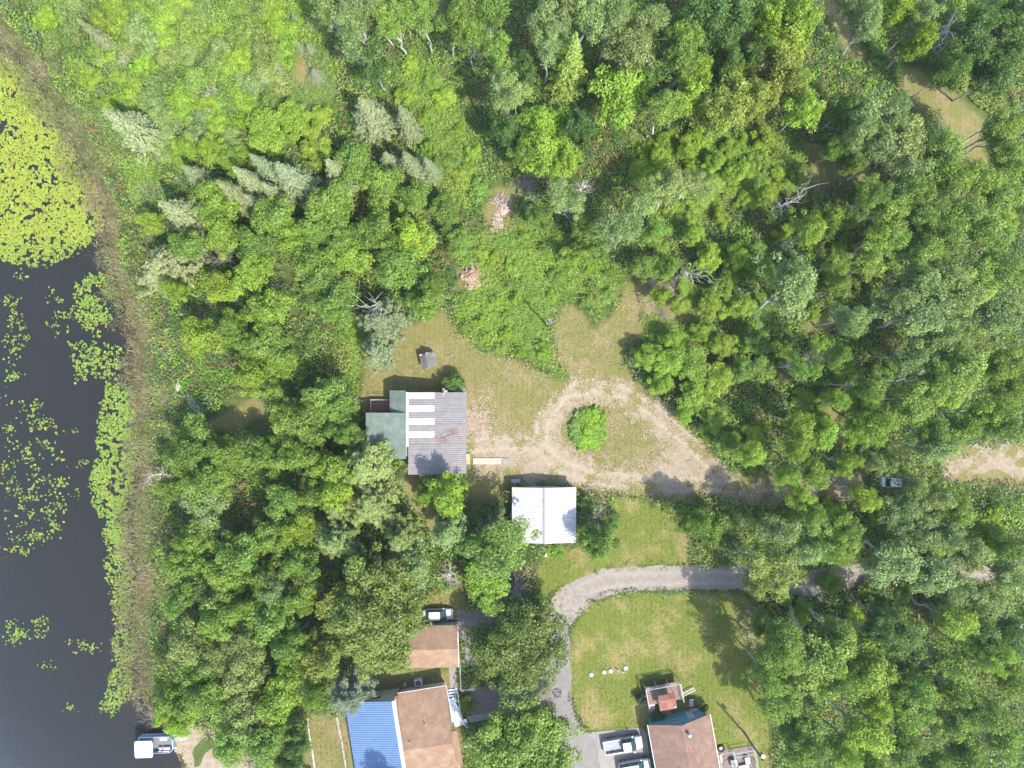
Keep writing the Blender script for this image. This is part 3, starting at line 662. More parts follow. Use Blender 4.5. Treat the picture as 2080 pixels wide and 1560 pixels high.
for s in range(6):    # rounded broadleaf
    cm, lb = crown_mesh('crown', 100 + s, 3.2, 2.2, 9.0, 62, 200, 0.135, (0.13, 0.29))
    proto('r', cm, trunk_mesh('trunk', 200 + s, 6.6, 0.17, lb, 9), 3.2, 9.0, 6.6, 'broadleaf_tree', 'leaf', 'pale_bark')
for s in range(5):    # tall, high-crowned, thin foliage
    cm, lb = crown_mesh('crown', 120 + s, 3.2, 6.2, 14.0, 62, 165, 0.128, (0.12, 0.27), 0.7)
    proto('a', cm, trunk_mesh('trunk', 220 + s, 12.2, 0.19, lb, 14, 0.5), 3.2, 14.0, 10.8, 'aspen_tree', 'leaf', 'pale_bark')
for s in range(3):    # wide old crown
    cm, lb = crown_mesh('crown', 140 + s, 6.8, 2.5, 11.5, 240, 820, 0.15, (0.085, 0.17), 0.8)
    proto('o', cm, trunk_mesh('trunk', 240 + s, 8.2, 0.38, lb, 16), 6.8, 11.5, 7.6, 'broadleaf_tree', 'leaf', 'bark')
for s in range(4):    # shrub
    cm, lb = crown_mesh('crown', 160 + s, 2.0, 0.1, 2.7, 38, 170, 0.11, (0.16, 0.34), 0.85)
    proto('s', cm, trunk_mesh('trunk', 260 + s, 1.7, 0.06, lb, 6), 2.0, 2.7, 1.6, 'shrub', 'leaf', 'bark')

def spruce(seed, h=11.0, R=2.3, droop=0.25, L=0.25):
    r = np.random.default_rng(seed); C, N, var, Ls = [], [], [], []; mb = MB()
    limb(mb, r, (0, 0, -0.15), (0, 0, h * 0.99), 0.16, 0.02, 6, 6, 0.004)
    z = 0.7
    while z < h - 0.15:
        rr = R * (1 - z / h) ** 0.85 * (0.85 + 0.3 * r.random()); nb = max(4, int(5 + rr * 3.2))
        for b in range(nb):
            th = 6.283 * b / nb + r.normal() * 0.3; q = rr * (0.8 + 0.35 * r.random()); lv = r.random()
            k = max(3, int(q / 0.12))
            for i in range(k):
                f = (i + 0.6) / k; rad = q * f
                for sgn in (-1, 1):
                    off = sgn * (0.06 + 0.16 * (1 - f) + 0.1 * q * (1 - abs(2 * f - 1)) * r.random())
                    C.append((math.cos(th) * rad - math.sin(th) * off, math.sin(th) * rad + math.cos(th) * off, z - droop * rad * f + 0.12 * f * f * rad + r.normal() * 0.05))
                    N.append((math.cos(th) * 0.55 + r.normal() * 0.35, math.sin(th) * 0.55 + r.normal() * 0.35, 0.75))
                    var.append(0.2 + 0.4 * r.random() + 0.3 * lv * f); Ls.append(L * (0.55 + 0.55 * r.random()))
        z += 0.30 + 0.12 * r.random()
    V, F, at = leaf_arrays(np.array(C), np.array(N), np.array(Ls) * 0.75, np.array(Ls) * 0.26, np.clip(np.array(var), 0, 1), None, r)
    return np_mesh('crown', V, F, at), mb.mesh('trunk')
for s in range(4):
    cm, tm = spruce(300 + s); proto('c', cm, tm, 2.3, 11.0, 5.0, 'spruce_tree', 'needle', 'bark')

def pine(seed, h=10.0, R=3.3):
    r = np.random.default_rng(seed); C, N, var = [], [], []; mb = MB()
    limb(mb, r, (0, 0, -0.15), (r.normal() * 0.2, r.normal() * 0.2, h * 0.97), 0.2, 0.03, 7, 7, 0.012)
    z = h * 0.28
    while z < h:
        f = (z - h * 0.28) / (h * 0.72); rr = R * (1 - f ** 1.6) * (0.7 + 0.4 * r.random()) + 0.25
        nb = int(r.integers(5, 8))
        for b in range(nb):
            th = 6.283 * b / nb + r.normal() * 0.3; q = rr * (0.6 + 0.5 * r.random()); rise = 0.28 * q
            tip = (math.cos(th) * q, math.sin(th) * q, z + rise)
            limb(mb, r, (0, 0, z), tip, 0.05, 0.012, 4, 3, 0.05)
            for _ in range(int(3 + q * 3.2)):
                u = 0.35 + 0.7 * r.random(); c = np.array(tip) * np.array([u, u, 1]); c[2] = z + rise * u + 0.1
                c[:2] += r.normal(size=2) * 0.25
                d = rand_dirs(r, 26, -0.3); C.append(c + d * np.array([0.34, 0.34, 0.2]) * (0.5 + 0.5 * r.random(len(d)))[:, None])
                N.append(d * 0.5 + np.array([0, 0, 0.5]) + r.normal(size=(len(d), 3)) * 0.5); var.append(np.clip(0.2 + 0.5 * r.random(len(d)) + 0.25 * r.random(), 0, 1))
        z += 0.55 + 0.25 * r.random()
    C, N, var = np.concatenate(C), np.concatenate(N), np.concatenate(var)
    V, F, at = leaf_arrays(C, N, 0.16, 0.055, var, None, r)
    return np_mesh('crown', V, F, at), mb.mesh('trunk')
for s in range(3):
    cm, tm = pine(320 + s); proto('p', cm, tm, 3.3, 10.0, 6.5, 'pine_tree', 'needle', 'bark')

def dead(seed, h=6.0, spread=1.8, n1=9):
    r = np.random.default_rng(seed); mb = MB(); tw = MB()
    pts = limb(mb, r, (0, 0, -0.15), (r.normal() * 0.4, r.normal() * 0.4, h), 0.12, 0.02, 6, 7, 0.03)
    for i in range(n1):
        s = pts[int(r.integers(2, 7))]; th = r.random() * 6.283; q = spread * (0.5 + 0.6 * r.random())
        a = limb(tw, r, s, s + Vector((math.cos(th) * q, math.sin(th) * q, q * (0.3 + 0.5 * r.random()))), 0.045, 0.015, 4, 4, 0.08)
        for j in range(4):
            b = a[int(r.integers(1, 5))]; limb(tw, r, b, b + Vector(r.normal(size=3)) * 0.45 * q + Vector((math.cos(th), math.sin(th), 0.3)) * 0.35 * q, 0.02, 0.008, 3, 2, 0.1)
    return tw.mesh('branches'), mb.mesh('trunk')
for s in range(3):
    cm, tm = dead(340 + s); proto('d', cm, tm, 1.8, 6.0, 5.0, 'dead_tree', 'dead_wood', 'dead_wood')
for s in range(2):
    cm, tm = dead(350 + s, 2.2, 1.9, 26); proto('t', cm, tm, 1.9, 2.4, 1.6, 'bare_shrub', 'grey_twig', 'grey_twig')

TONE = {'k': ((0.052, 0.098, 0.032), 'dark green'), 'm': ((0.082, 0.138, 0.033), 'mid-green'), 'y': ((0.115, 0.18, 0.030), 'yellow-green'), 'g': ((0.105, 0.150, 0.068), 'pale grey-green'),
        'l': ((0.105, 0.18, 0.027), 'bright lime-green'), 'o': ((0.108, 0.142, 0.04), 'olive-gold'), 'v': ((0.092, 0.145, 0.038), 'soft olive'), 'b': ((0.088, 0.115, 0.105), 'blue-grey'), 's': ((0.098, 0.126, 0.086), 'silvery green'),
        'q': ((0.066, 0.098, 0.026), 'deep olive'), 'w': ((1, 1, 1), 'bare grey')}
# kind, tone, height; then crown centre x, y and radius in photo pixels
T = []
def put(kind_, tone, hgt, pts):
    for p in pts: T.append((kind_, tone, hgt) + tuple(p))
# north wood
put('a', 'g', 14, [(724, 38, 45), (724, 92, 40), (1104, 44, 50), (1117, 92, 42), (1195, 20, 46), (1276, 88, 54), (1330, 34, 46), (1027, 202, 44), (1240, 40, 40), (668, 20, 38), (1060, 20, 40), (1150, 10, 40), (770, 10, 38)])
put('a', 'm', 14, [(801, 34, 45), (905, 34, 42), (1003, 110, 42), (993, 24, 42), (950, 60, 36), (1350, 215, 46), (860, 30, 40), (1000, 165, 36), (1385, 70, 44), (1380, 140, 42)])
put('r', 'k', 11, [(1030, 262, 36), (1175, 258, 38), (1215, 120, 40), (1060, 140, 34), (760, 130, 36), (1310, 150, 38)])
put('r', 'y', 11, [(1262, 190, 68), (1111, 303, 48), (1225, 235, 36), (1300, 250, 38), (1150, 330, 38)])
put('r', 'l', 9, [(1107, 250, 54), (1080, 330, 32)])
put('r', 'm', 9, [(1195, 295, 36), (724, 337, 46), (780, 370, 40), (840, 400, 38), (909, 300, 34), (905, 360, 34), (700, 300, 34), (1060, 310, 36)])
put('a', 'g', 12, [(1262, 465, 54), (1363, 387, 50), (1141, 394, 46), (1235, 430, 36), (1310, 420, 42), (1404, 370, 42), (1285, 505, 38)])
put('r', 'm', 6, [(1180, 470, 28), (1210, 500, 28), (1330, 470, 30), (1310, 540, 32), (1355, 545, 28), (900, 430, 36), (1170, 520, 24), (930, 490, 28), (1090, 440, 26)])
# spruces of the north-west
put('c', 's', 12, [(269, 262, 52), (596, 365, 52), (370, 434, 52), (512, 370, 40), (485, 398, 38), (687, 353, 36), (545, 345, 34)])
put('c', 's', 9, [(202, 76, 26), (402, 358, 34), (522, 414, 26), (794, 332, 32), (872, 343, 28)])
put('c', 'b', 2.6, [(630, 100, 16), (608, 95, 14), (572, 145, 15), (640, 150, 16), (600, 40, 14)])
put('c', 's', 11, [(751, 234, 46), (825, 248, 34), (835, 340, 36), (560, 395, 32)])
put('c', 'v', 15, [(1158, 132, 44)])
put('c', 'b', 6, [(447, 1076, 20)])
put('p', 's', 9, [(342, 545, 62), (780, 655, 52), (771, 714, 42)])
put('p', 'g', 10, [(747, 948, 60), (760, 1022, 58), (685, 1095, 48), (912, 1080, 42), (815, 1092, 46), (690, 1030, 34)])
put('p', 'b', 10, [(705, 1408, 46)])
# north-west broadleaf
put('r', 'y', 6, [(538, 270, 50), (461, 322, 34), (305, 448, 28), (640, 300, 38), (430, 300, 34), (590, 240, 34)])
put('r', 'y', 3.2, [(365, 300, 30), (500, 230, 34), (480, 130, 30), (370, 230, 30), (650, 240, 26)])
put('d', 'w', 3, [(232, 118, 12), (246, 122, 12), (415, 195, 16), (440, 185, 14), (420, 220, 12), (535, 170, 12), (450, 110, 12), (240, 12, 10)])
put('r', 'y', 9, [(437, 412, 56), (450, 478, 46), (600, 475, 46), (840, 482, 46), (330, 480, 28)])
put('r', 'm', 10, [(670, 421, 56), (555, 440, 46), (520, 492, 44), (700, 478, 44), (765, 468, 46), (820, 425, 38), (640, 470, 36), (380, 500, 34), (300, 610, 24), (870, 520, 36), (760, 530, 36), (790, 500, 34)])
# west block
put('r', 'y', 9, [(510, 555, 46), (710, 517, 48), (542, 632, 46), (400, 682, 44), (510, 768, 48), (447, 585, 36), (560, 590, 38), (622, 642, 38), (480, 620, 32), (355, 590, 28), (570, 740, 34), (690, 580, 36)])
put('r', 'm', 9, [(562, 545, 38), (635, 530, 44), (472, 665, 38), (672, 617, 44), (460, 706, 36), (412, 738, 38), (597, 780, 40), (685, 830, 38), (500, 700, 30), (650, 770, 34), (400, 550, 30), (430, 525, 32), (545, 790, 32), (700, 880, 34)])
put('r', 'v', 9, [(660, 568, 46), (542, 700, 48), (610, 706, 40), (662, 805, 44), (585, 850, 44), (622, 858, 48), (580, 650, 34), (630, 735, 32)])
put('r', 'm', 10, [(818, 545, 46), (858, 615, 34), (740, 600, 34), (905, 560, 26), (740, 560, 30), (880, 580, 26)])
# south-west block
put('r', 'm', 7, [(397, 890, 48)])
put('r', 'm', 10, [(505, 882, 40), (380, 928, 46), (460, 922, 44), (535, 928, 40), (602, 928, 44), (422, 982, 50), (480, 995, 38), (572, 1016, 44), (372, 1145, 42), (547, 1096, 44), (485, 1133, 50), (460, 1178, 46), (535, 1178, 44), (610, 1146, 44), (395, 1096, 42), (650, 905, 34), (660, 1180, 36), (500, 1050, 34), (350, 990, 28), (640, 1000, 34), (560, 960, 30)])
put('r', 'g', 10, [(410, 1024, 52), (350, 1050, 32), (552, 1198, 42), (498, 1312, 46), (387, 1304, 46), (488, 1372, 48), (505, 1456, 52), (430, 1215, 36), (440, 1330, 34)])
put('r', 'y', 10, [(680, 962, 54), (547, 982, 28), (685, 998, 42), (605, 1076, 36), (599, 1366, 46), (565, 1422, 46), (650, 1060, 30), (620, 1290, 40)])
put('r', 'm', 11, [(448, 1254, 46), (545, 1254, 50), (589, 1304, 44), (337, 1372, 40), (404, 1372, 44), (353, 1424, 40), (421, 1412, 42), (471, 1508, 46), (539, 1506, 44), (330, 1300, 30), (360, 1220, 34), (610, 1220, 40), (640, 1240, 34), (540, 1370, 36), (440, 1460, 36), (640, 1410, 32), (500, 1230, 34), (420, 1550, 30), (520, 1560, 36)])
put('r', 'l', 6, [(368, 1470, 34), (330, 1455, 22)])
put('r', 'k', 8, [(599, 1510, 34), (640, 1130, 36), (730, 1100, 32), (610, 1470, 32), (720, 1150, 34), (590, 1560, 32), (950, 1110, 36), (560, 890, 30), (650, 950, 28), (500, 1180, 28)])
put('o', 'o', 12, [(758, 1264, 124)])
put('o', 'q', 9, [(1055, 1312, 98)])
put('o', 'm', 10, [(1066, 1530, 112)])
put('r', 'o', 10, [(655, 1340, 44), (690, 1230, 46)])
put('r', 'l', 8, [(993, 1182, 52), (878, 1205, 30)])
put('a', 'm', 12, [(1027, 1105, 66)])
put('r', 'y', 10.5, [(908, 1005, 46)])
put('r', 'm', 9, [(1215, 1105, 42)])
put('r', 'y', 5, [(860, 1010, 22)])
put('r', 'g', 8, [(841, 1155, 44), (900, 1150, 30), (870, 1120, 30), (790, 1160, 34)])
put('s', 'k', 2.9, [(925, 777, 26), (1784, 1223, 38), (975, 1110, 28), (955, 1090, 26), (965, 1040, 28), (1005, 1040, 26), (1190, 1030, 22), (1235, 1060, 22)])
# north-east wood
put('r', 'k', 12, [(1430, 34, 50), (1505, 22, 44), (1457, 84, 40), (1969, 101, 46), (2020, 151, 46), (1717, 219, 36), (1530, 110, 32), (1480, 135, 30), (1700, 250, 32), (2053, 34, 44), (1930, 140, 34), (1990, 40, 38), (2060, 100, 38), (1680, 270, 28)])
put('r', 'y', 12, [(1414, 141, 46), (1589, 84, 52), (1616, 34, 48), (1629, 219, 46), (1548, 254, 36), (1824, 22, 36), (1560, 40, 40), (1400, 190, 40), (1870, 80, 34)])
put('r', 'o', 13, [(1505, 188, 56), (1582, 137, 54), (1464, 229, 46), (1540, 205, 40), (1610, 170, 38)])
put('a', 'g', 13, [(1777, 46, 44), (1784, 230, 50), (1834, 286, 58), (1868, 44, 36), (1800, 300, 44), (1850, 350, 46), (1760, 270, 36), (1825, 235, 38)])
put('a', 'v', 14, [(1919, 313, 46), (1919, 370, 48), (1865, 380, 44), (1801, 421, 44), (1767, 411, 36), (1959, 421, 48), (2036, 269, 44), (2053, 322, 46), (2036, 389, 46), (1990, 370, 38), (1890, 430, 40)])
put('r', 'm', 9, [(1659, 404, 36), (1690, 440, 34), (1717, 472, 36), (1531, 471, 38), (1740, 330, 24), (1600, 310, 30), (1560, 330, 26), (1480, 470, 30), (1450, 490, 30), (1570, 440, 28), (1700, 300, 26)])
put('a', 'y', 12, [(1632, 472, 42), (1784, 490, 44), (1670, 500, 34), (1595, 500, 34)])
put('r', 'y', 5, [(1500, 520, 28), (1440, 520, 28), (1410, 470, 26), (1540, 540, 28), (1470, 580, 30), (1510, 620, 28), (1440, 620, 26), (1500, 350, 24), (1450, 330, 24), (1400, 300, 26), (1340, 320, 26), (1380, 620, 22), (1560, 390, 24), (1340, 600, 22)])
# east wood
put('a', 'g', 14, [(1599, 608, 68), (1868, 652, 66), (1945, 600, 62), (2020, 634, 56), (1733, 645, 36), (1794, 718, 40), (1870, 570, 44), (1640, 560, 36), (1820, 620, 42), (1860, 720, 44), (1920, 680, 42), (1575, 650, 40)])
put('a', 'v', 14, [(1767, 545, 46), (1952, 752, 54), (2036, 736, 48), (1858, 818, 48), (1935, 482, 46), (2020, 472, 46), (1880, 510, 42), (1980, 540, 42), (2050, 560, 44), (1830, 470, 40), (1720, 580, 34), (1905, 770, 40), (1700, 540, 30), (2060, 690, 36)])
put('a', 'y', 12, [(1669, 785, 40), (1622, 852, 44), (1676, 886, 42), (1515, 930, 38), (1558, 988, 38), (1659, 960, 38), (1733, 880, 38), (1784, 852, 42), (1986, 836, 46), (1600, 800, 34), (1720, 820, 30), (1570, 900, 32), (1610, 920, 32), (1720, 935, 30)])
put('a', 'm', 13, [(1905, 868, 44), (1535, 820, 38), (1580, 760, 34), (1640, 740, 34), (1700, 720, 32), (1830, 880, 40), (2050, 800, 42), (1960, 890, 40), (2040, 870, 40), (1750, 780, 32), (1760, 690, 30)])
put('r', 'l', 8, [(1750, 812, 40), (2003, 1085, 38)])
put('a', 'g', 13, [(1890, 915, 42), (1838, 1032, 50), (1760, 1010, 36), (1900, 1020, 34)])
put('r', 'l', 4.5, [(1355, 735, 36), (1310, 725, 30), (1340, 780, 28), (1370, 690, 26), (1390, 840, 22), (1414, 800, 40), (1430, 670, 24)])
put('r', 'y', 5, [(1407, 735, 42), (1450, 850, 32), (1460, 770, 34), (1470, 700, 32), (1480, 900, 26)])
put('r', 'm', 6, [(1510, 750, 34), (1540, 690, 30)])
# south-east wood
put('r', 'm', 9, [(1447, 1075, 46), (1490, 1060, 38), (1410, 1060, 30), (1548, 1272, 30), (1540, 1070, 36), (1440, 1110, 30)])
put('a', 'o', 12, [(1565, 1155, 58), (1535, 1185, 36)])
put('a', 'g', 13, [(1599, 1087, 48), (1818, 1130, 60), (1885, 1172, 54), (1919, 1087, 46), (2036, 1172, 46), (1860, 1080, 44), (1760, 1090, 40), (1970, 1130, 46), (1940, 1190, 42), (1630, 1130, 38), (2000, 1210, 40)])
put('a', 'm', 12, [(1666, 1103, 50), (1717, 1070, 42), (1700, 1110, 36), (1650, 1050, 34), (1950, 1050, 40), (2050, 1040, 40), (2060, 1110, 38)])
put('a', 'v', 15, [(1666, 1340, 74), (1610, 1330, 44), (1700, 1390, 46)])
put('a', 'y', 14, [(1767, 1357, 60), (1744, 1490, 58), (1935, 1256, 44), (1790, 1420, 40), (1700, 1530, 42), (1880, 1230, 34), (1990, 1330, 40)])
put('a', 'm', 14, [(1582, 1424, 54), (1717, 1288, 46), (1935, 1340, 52), (1649, 1490, 54), (1834, 1440, 54), (1919, 1474, 50), (2003, 1440, 48), (2036, 1508, 46), (1834, 1525, 50), (1626, 1542, 44), (1952, 1535, 46), (1606, 1490, 42), (1880, 1400, 44), (1960, 1400, 42), (2050, 1390, 44), (1770, 1560, 44), (1570, 1380, 34), (1900, 1560, 42)])
put('a', 'k', 13, [(1851, 1298, 52), (2020, 1322, 46), (1800, 1260, 40), (2060, 1260, 42), (1990, 1270, 40), (1890, 1320, 40), (1760, 1300, 36)])
# bare ones
put('d', 'w', 5, [(318, 968, 26), (1180, 375, 26), (909, 1170, 30), (797, 1132, 28), (460, 595, 16), (560, 575, 14), (1150, 420, 22)])
put('d', 'w', 9, [(1930, 62, 44), (1400, 545, 26), (1610, 400, 30), (2020, 85, 36), (985, 60, 22), (1620, 745, 28), (780, 640, 34), (1800, 775, 26), (2030, 905, 36), (1660, 1215, 24), (1985, 1225, 30)])
put('t', 'w', 2.4, [(1047, 1200, 34), (1215, 1045, 34), (1000, 1060, 26), (310, 1455, 20), (960, 1060, 22), (1075, 375, 24)])
put('t', 'w', 6.5, [(448, 522, 22)])
put('t', 'w', 1.2, [(1330, 585, 20), (1385, 600, 18), (1350, 640, 16), (1370, 575, 16)])

# low shrubs that fill the marsh and the lit understory
rs_ = random.Random(21)
def fill(tones, hs_, n, polys, mind, rr):
    got = []
    ws = [np.array(p_, float) for p_ in polys]
    for _ in range(n * 60):
        if len(got) >= n: break
        p_ = ws[rs_.randrange(len(ws))]; x, y = rs_.uniform(p_[:, 0].min(), p_[:, 0].max()), rs_.uniform(p_[:, 1].min(), p_[:, 1].max())
        if sdf(p_, np.array([x]), np.array([y]))[0] < 14: continue
        if any((x - a) ** 2 + (y - b) ** 2 < mind ** 2 for a, b in got): continue
        if any(t_[2] > 4 and (x - t_[3]) ** 2 + (y - t_[4]) ** 2 < (t_[5] * .8) ** 2 for t_ in T): continue
        if any(math.hypot(x - a, y - b) < q for a, b, q in ((1105, 650, 50), (956, 562, 45), (1018, 435, 60))): continue
        got.append((x, y)); T.append(('s', rs_.choice(tones), rs_.uniform(*hs_), round(x), round(y), rs_.uniform(*rr)))
fill('yylggv', (1.8, 3.6), 58, [[(60, 0), (560, 0), (620, 60), (560, 210), (560, 330), (330, 330), (240, 280), (150, 160)]], 40, (22, 40))
fill('lyym', (1.2, 2.6), 75, [[(1380, 250), (1640, 280), (1640, 700), (1560, 760), (1300, 560), (1250, 320)], [(1600, 420), (2070, 420), (2070, 900), (1500, 900), (1560, 600)], [(1500, 1030), (2070, 1010), (2070, 1560), (1570, 1540), (1560, 1250)]], 52, (16, 30))
fill('lym', (1.0, 2.0), 16, [[(830, 90), (920, 160), (980, 320), (990, 400), (920, 420), (850, 300), (790, 150)]], 40, (16, 26))
put('a', 'y', 12, [(1640, 1002, 34), (1600, 952, 30), (1762, 1002, 36), (1700, 960, 28)])
put('a', 'g', 13, [(1786, 958, 30), (1858, 984, 32)])
fill('lym', (0.8, 1.5), 26, [MEADOWS[0]], 30, (10, 19))
fill('lyv', (0.9, 1.8), 22, [MEADOWS[2]], 36, (12, 22))
put('a', 'm', 15, [(1590, 1288, 46), (1572, 1345, 42)])
put('r', 'm', 11, [(790, 1642, 46)])

T = [t_ for t_ in T if not (t_[0] in 'ra' and t_[2] > 7 and t_[5] < 41 and 1390 < t_[3] < 1660 and 265 < t_[4] < 560)]
T = [t_ for i, t_ in enumerate(T) if not (t_[0] in 'ra' and t_[2] > 7 and t_[5] < 41 and (i % 5 < (1 if t_[3] > 1680 or t_[4] < 200 else 0 if t_[3] > 1580 and t_[4] > 940 and t_[4] < 1010 else 3)))]

LAND = [('the grey-roofed house', 870, 880), ('the white-roofed shed', 1105, 1045), ('the blue-roofed house', 790, 1480), ('the brown-roofed garage', 885, 1310), ('the pontoon boat', 318, 1510), ('the grey dock boards', 385, 815),
        ('the dense lily-pad drift', 110, 400), ('the brush piles', 1040, 400), ('the pinkish brush mound', 955, 560), ('the pole in the clearing', 1120, 655), ('the round flower bed', 1195, 868), ('the white pickup', 1265, 1512),
        ('the round septic lids', 1235, 1364), ('the pale blue car', 1822, 977), ('the top of the grassy trail', 1690, 60), ('the bend of the grassy trail', 1700, 350), ('the wide stretch of trail', 1930, 215), ('the gravel road', 1580, 1175),
        ('the gravel road end by the edge', 2030, 1155), ('the sandy track patch', 1985, 945), ('the dark sandy drive', 1650, 985), ('the north-west marsh thicket', 420, 150), ('the marsh clearing', 615, 150), ('the lake narrows', 260, 1200),
        ('the power pole', 1530, 1515), ('the bare patch in the east wood', 1690, 845), ('the bright corridor of weeds', 930, 300), ('the white sedan', 890, 1248), ('the small dark-roofed hut', 865, 730), ('the mown lobe', 1210, 690), ('the south-east corner', 2040, 1520),
        ('the open weedy glade', 1560, 340), ('the middle of the right edge', 2060, 640), ('the top edge beside the conifer', 1170, 20), ('the middle of the south-west wood', 520, 1100), ('the middle of the west wood', 560, 680), ('the row of spruces', 540, 370), ('the middle of the south-east wood', 1780, 1400)]
ORD = ['', 'second ', 'third ', 'fourth ', 'fifth ', 'sixth ', 'seventh ', 'eighth ', 'ninth ', 'tenth ', 'eleventh ', 'twelfth ', 'thirteenth ']
NOUN = {'r': 'broadleaf tree', 'a': 'tall broadleaf tree', 'o': 'wide-crowned broadleaf tree', 's': 'rounded shrub', 'c': 'pointed spruce', 'p': 'open-crowned pine', 'd': 'dead tree', 't': 'tangled leafless shrub'}
def compass(dx, dy):
    return ['east', 'north-east', 'north', 'north-west', 'west', 'south-west', 'south', 'south-east'][int(round(math.atan2(-dy, dx) / (math.pi / 4))) % 8]
SPECIAL = {(790, 1642): 'mid-green tree just below the bottom edge, shading the blue roof', (758, 1264): 'very large olive-gold broadleaf tree overhanging the brown garage roof', (1055, 1312): 'very large round olive tree standing over the asphalt drive', (1066, 1530): 'large green tree at the bottom edge between house and driveway',
           (925, 777): 'small dark green bush against the grey-roofed house wall', (705, 1408): 'blue-grey pine beside the blue metal roof', (1158, 132): 'tall olive-brown conifer pointing to the top edge', (447, 1076): 'small blue-grey spruce alone in the south-west wood',
           (318, 968): 'bleached bare tree leaning out over the lake reeds', (342, 545): 'silvery pine standing alone by the lake reeds', (1027, 1105): 'tall tree covering the lower left corner of the white shed roof', (1784, 1223): 'dark round shrub just below the gravel road'}
near = {}
for i, t_ in enumerate(T):
    px, py = t_[3], t_[4]
    j = min(range(len(LAND)), key=lambda q: (LAND[q][1] - px) ** 2 + (LAND[q][2] - py) ** 2)
    d = math.hypot(LAND[j][1] - px, LAND[j][2] - py)
    near.setdefault((t_[0], t_[1], j, compass(px - LAND[j][1], py - LAND[j][2])), []).append((d, i))
LABEL = {}
for (kd, tn, j, dr), lst in near.items():
    for n_, (d, i) in enumerate(sorted(lst)):
        px, py = T[i][3], T[i][4]
        tone = '' if tn == 'w' else TONE[tn][1] + ' '
        LABEL[i] = SPECIAL.get((px, py)) or f"{tone}{NOUN[kd]}, {ORD[n_]}nearest {LAND[j][0]} to {dr}"
GROUP = {'r': 'broadleaf trees of the woods', 'a': 'tall broadleaf trees of the woods', 'o': 'large garden trees', 's': 'shrubs by the buildings', 'c': 'spruces of the north-west', 'p': 'pines', 'd': 'bare dead trees', 't': 'leafless shrubs'}
rt = random.Random(9)
for i, (kd, tn, hgt, px, py, rp) in enumerate(T):
    pr = PROTO[kd][rt.randrange(len(PROTO[kd]))]
    hgt = hgt * rt.uniform(0.92, 1.08)
    sz = hgt / pr['h']; hc = pr['hc'] * sz
    sr = rp / S * (H - hc) / H / pr['r'] * (0.95 if px > 1300 and kd == 'a' else 1.0)
    x, y = P(px, py, hc)
    o = thing('young_tree' if kd == 'r' and hgt < 7 else pr['name'], LABEL[i], 'shrub' if kd in 'st' else 'tree', (x, y, 0), rt.uniform(0, 6.283), GROUP[kd])
    o.scale = (sr * rt.uniform(.88, 1.14), sr * rt.uniform(.88, 1.14), sz)
    if kd in 'ad': o.rotation_euler = (rt.gauss(0, 0.05), rt.gauss(0, 0.05), o.rotation_euler[2])
    tb = link('trunk', pr['trunk'], o); cr = link('branches' if kd in 'dt' else 'crown', pr['crown'], o)
    if not pr['trunk'].materials: pr['trunk'].materials.append(M[pr['bark']])
    if not pr['crown'].materials: pr['crown'].materials.append(M[pr['leaf']])
    c = np.array(TONE[tn][0]) * (1.75, 1.68, 1.15); j = rt.uniform(0.84, 1.16); hshift = rt.uniform(-0.08, 0.08)
    cr.color = (c[0] * j * (1 + hshift), c[1] * j, c[2] * j * (1 - hshift), 1)

# ------------------------------------------------------------------ buildings
def corr(p00, p10, p11, p01, ribs, hgt=0.06):
    """ribbed sheet: p00-p10 runs across the ribs, p00-p01 along them"""
    mb = MB(); prof = []
    for i in range(ribs):
        for f, z in ((0.0, 0), (0.55, 0), (0.65, hgt), (0.88, hgt), (0.98, 0)): prof.append(((i + f) / ribs, z))
    prof.append((1.0, 0)); p00, p10, p11, p01 = map(Vector, (p00, p10, p11, p01))
    vs = []
    for f, z in prof:
        up = Vector((0, 0, z)); vs += [p00.lerp(p10, f) + up, p01.lerp(p11, f) + up]
    mb.add(vs, [(2 * i, 2 * i + 2, 2 * i + 3, 2 * i + 1) for i in range(len(prof) - 1)])
    return mb
def gable_walls(w_, x0, x1, y0, y1, eave, ridge, axis, mat, parent, name='wall', base=-0.1):
    mb = MB()
    if axis == 'y':
        xm = (x0 + x1) / 2
        for y in (y0, y1): mb.add([(x0, y, base), (x1, y, base), (x1, y, eave), (xm, y, ridge), (x0, y, eave)], [(0, 1, 2, 3, 4)])
        for x in (x0, x1): mb.add([(x, y0, base), (x, y1, base), (x, y1, eave), (x, y0, eave)], [(0, 1, 2, 3)])
    else:
        ym = (y0 + y1) / 2
        for x in (x0, x1): mb.add([(x, y0, base), (x, y1, base), (x, y1, eave), (x, ym, ridge), (x, y0, eave)], [(0, 1, 2, 3, 4)])
        for y in (y0, y1): mb.add([(x0, y, base), (x1, y, base), (x1, y, eave), (x0, y, eave)], [(0, 1, 2, 3)])
    return mb.build(name, mat, parent)
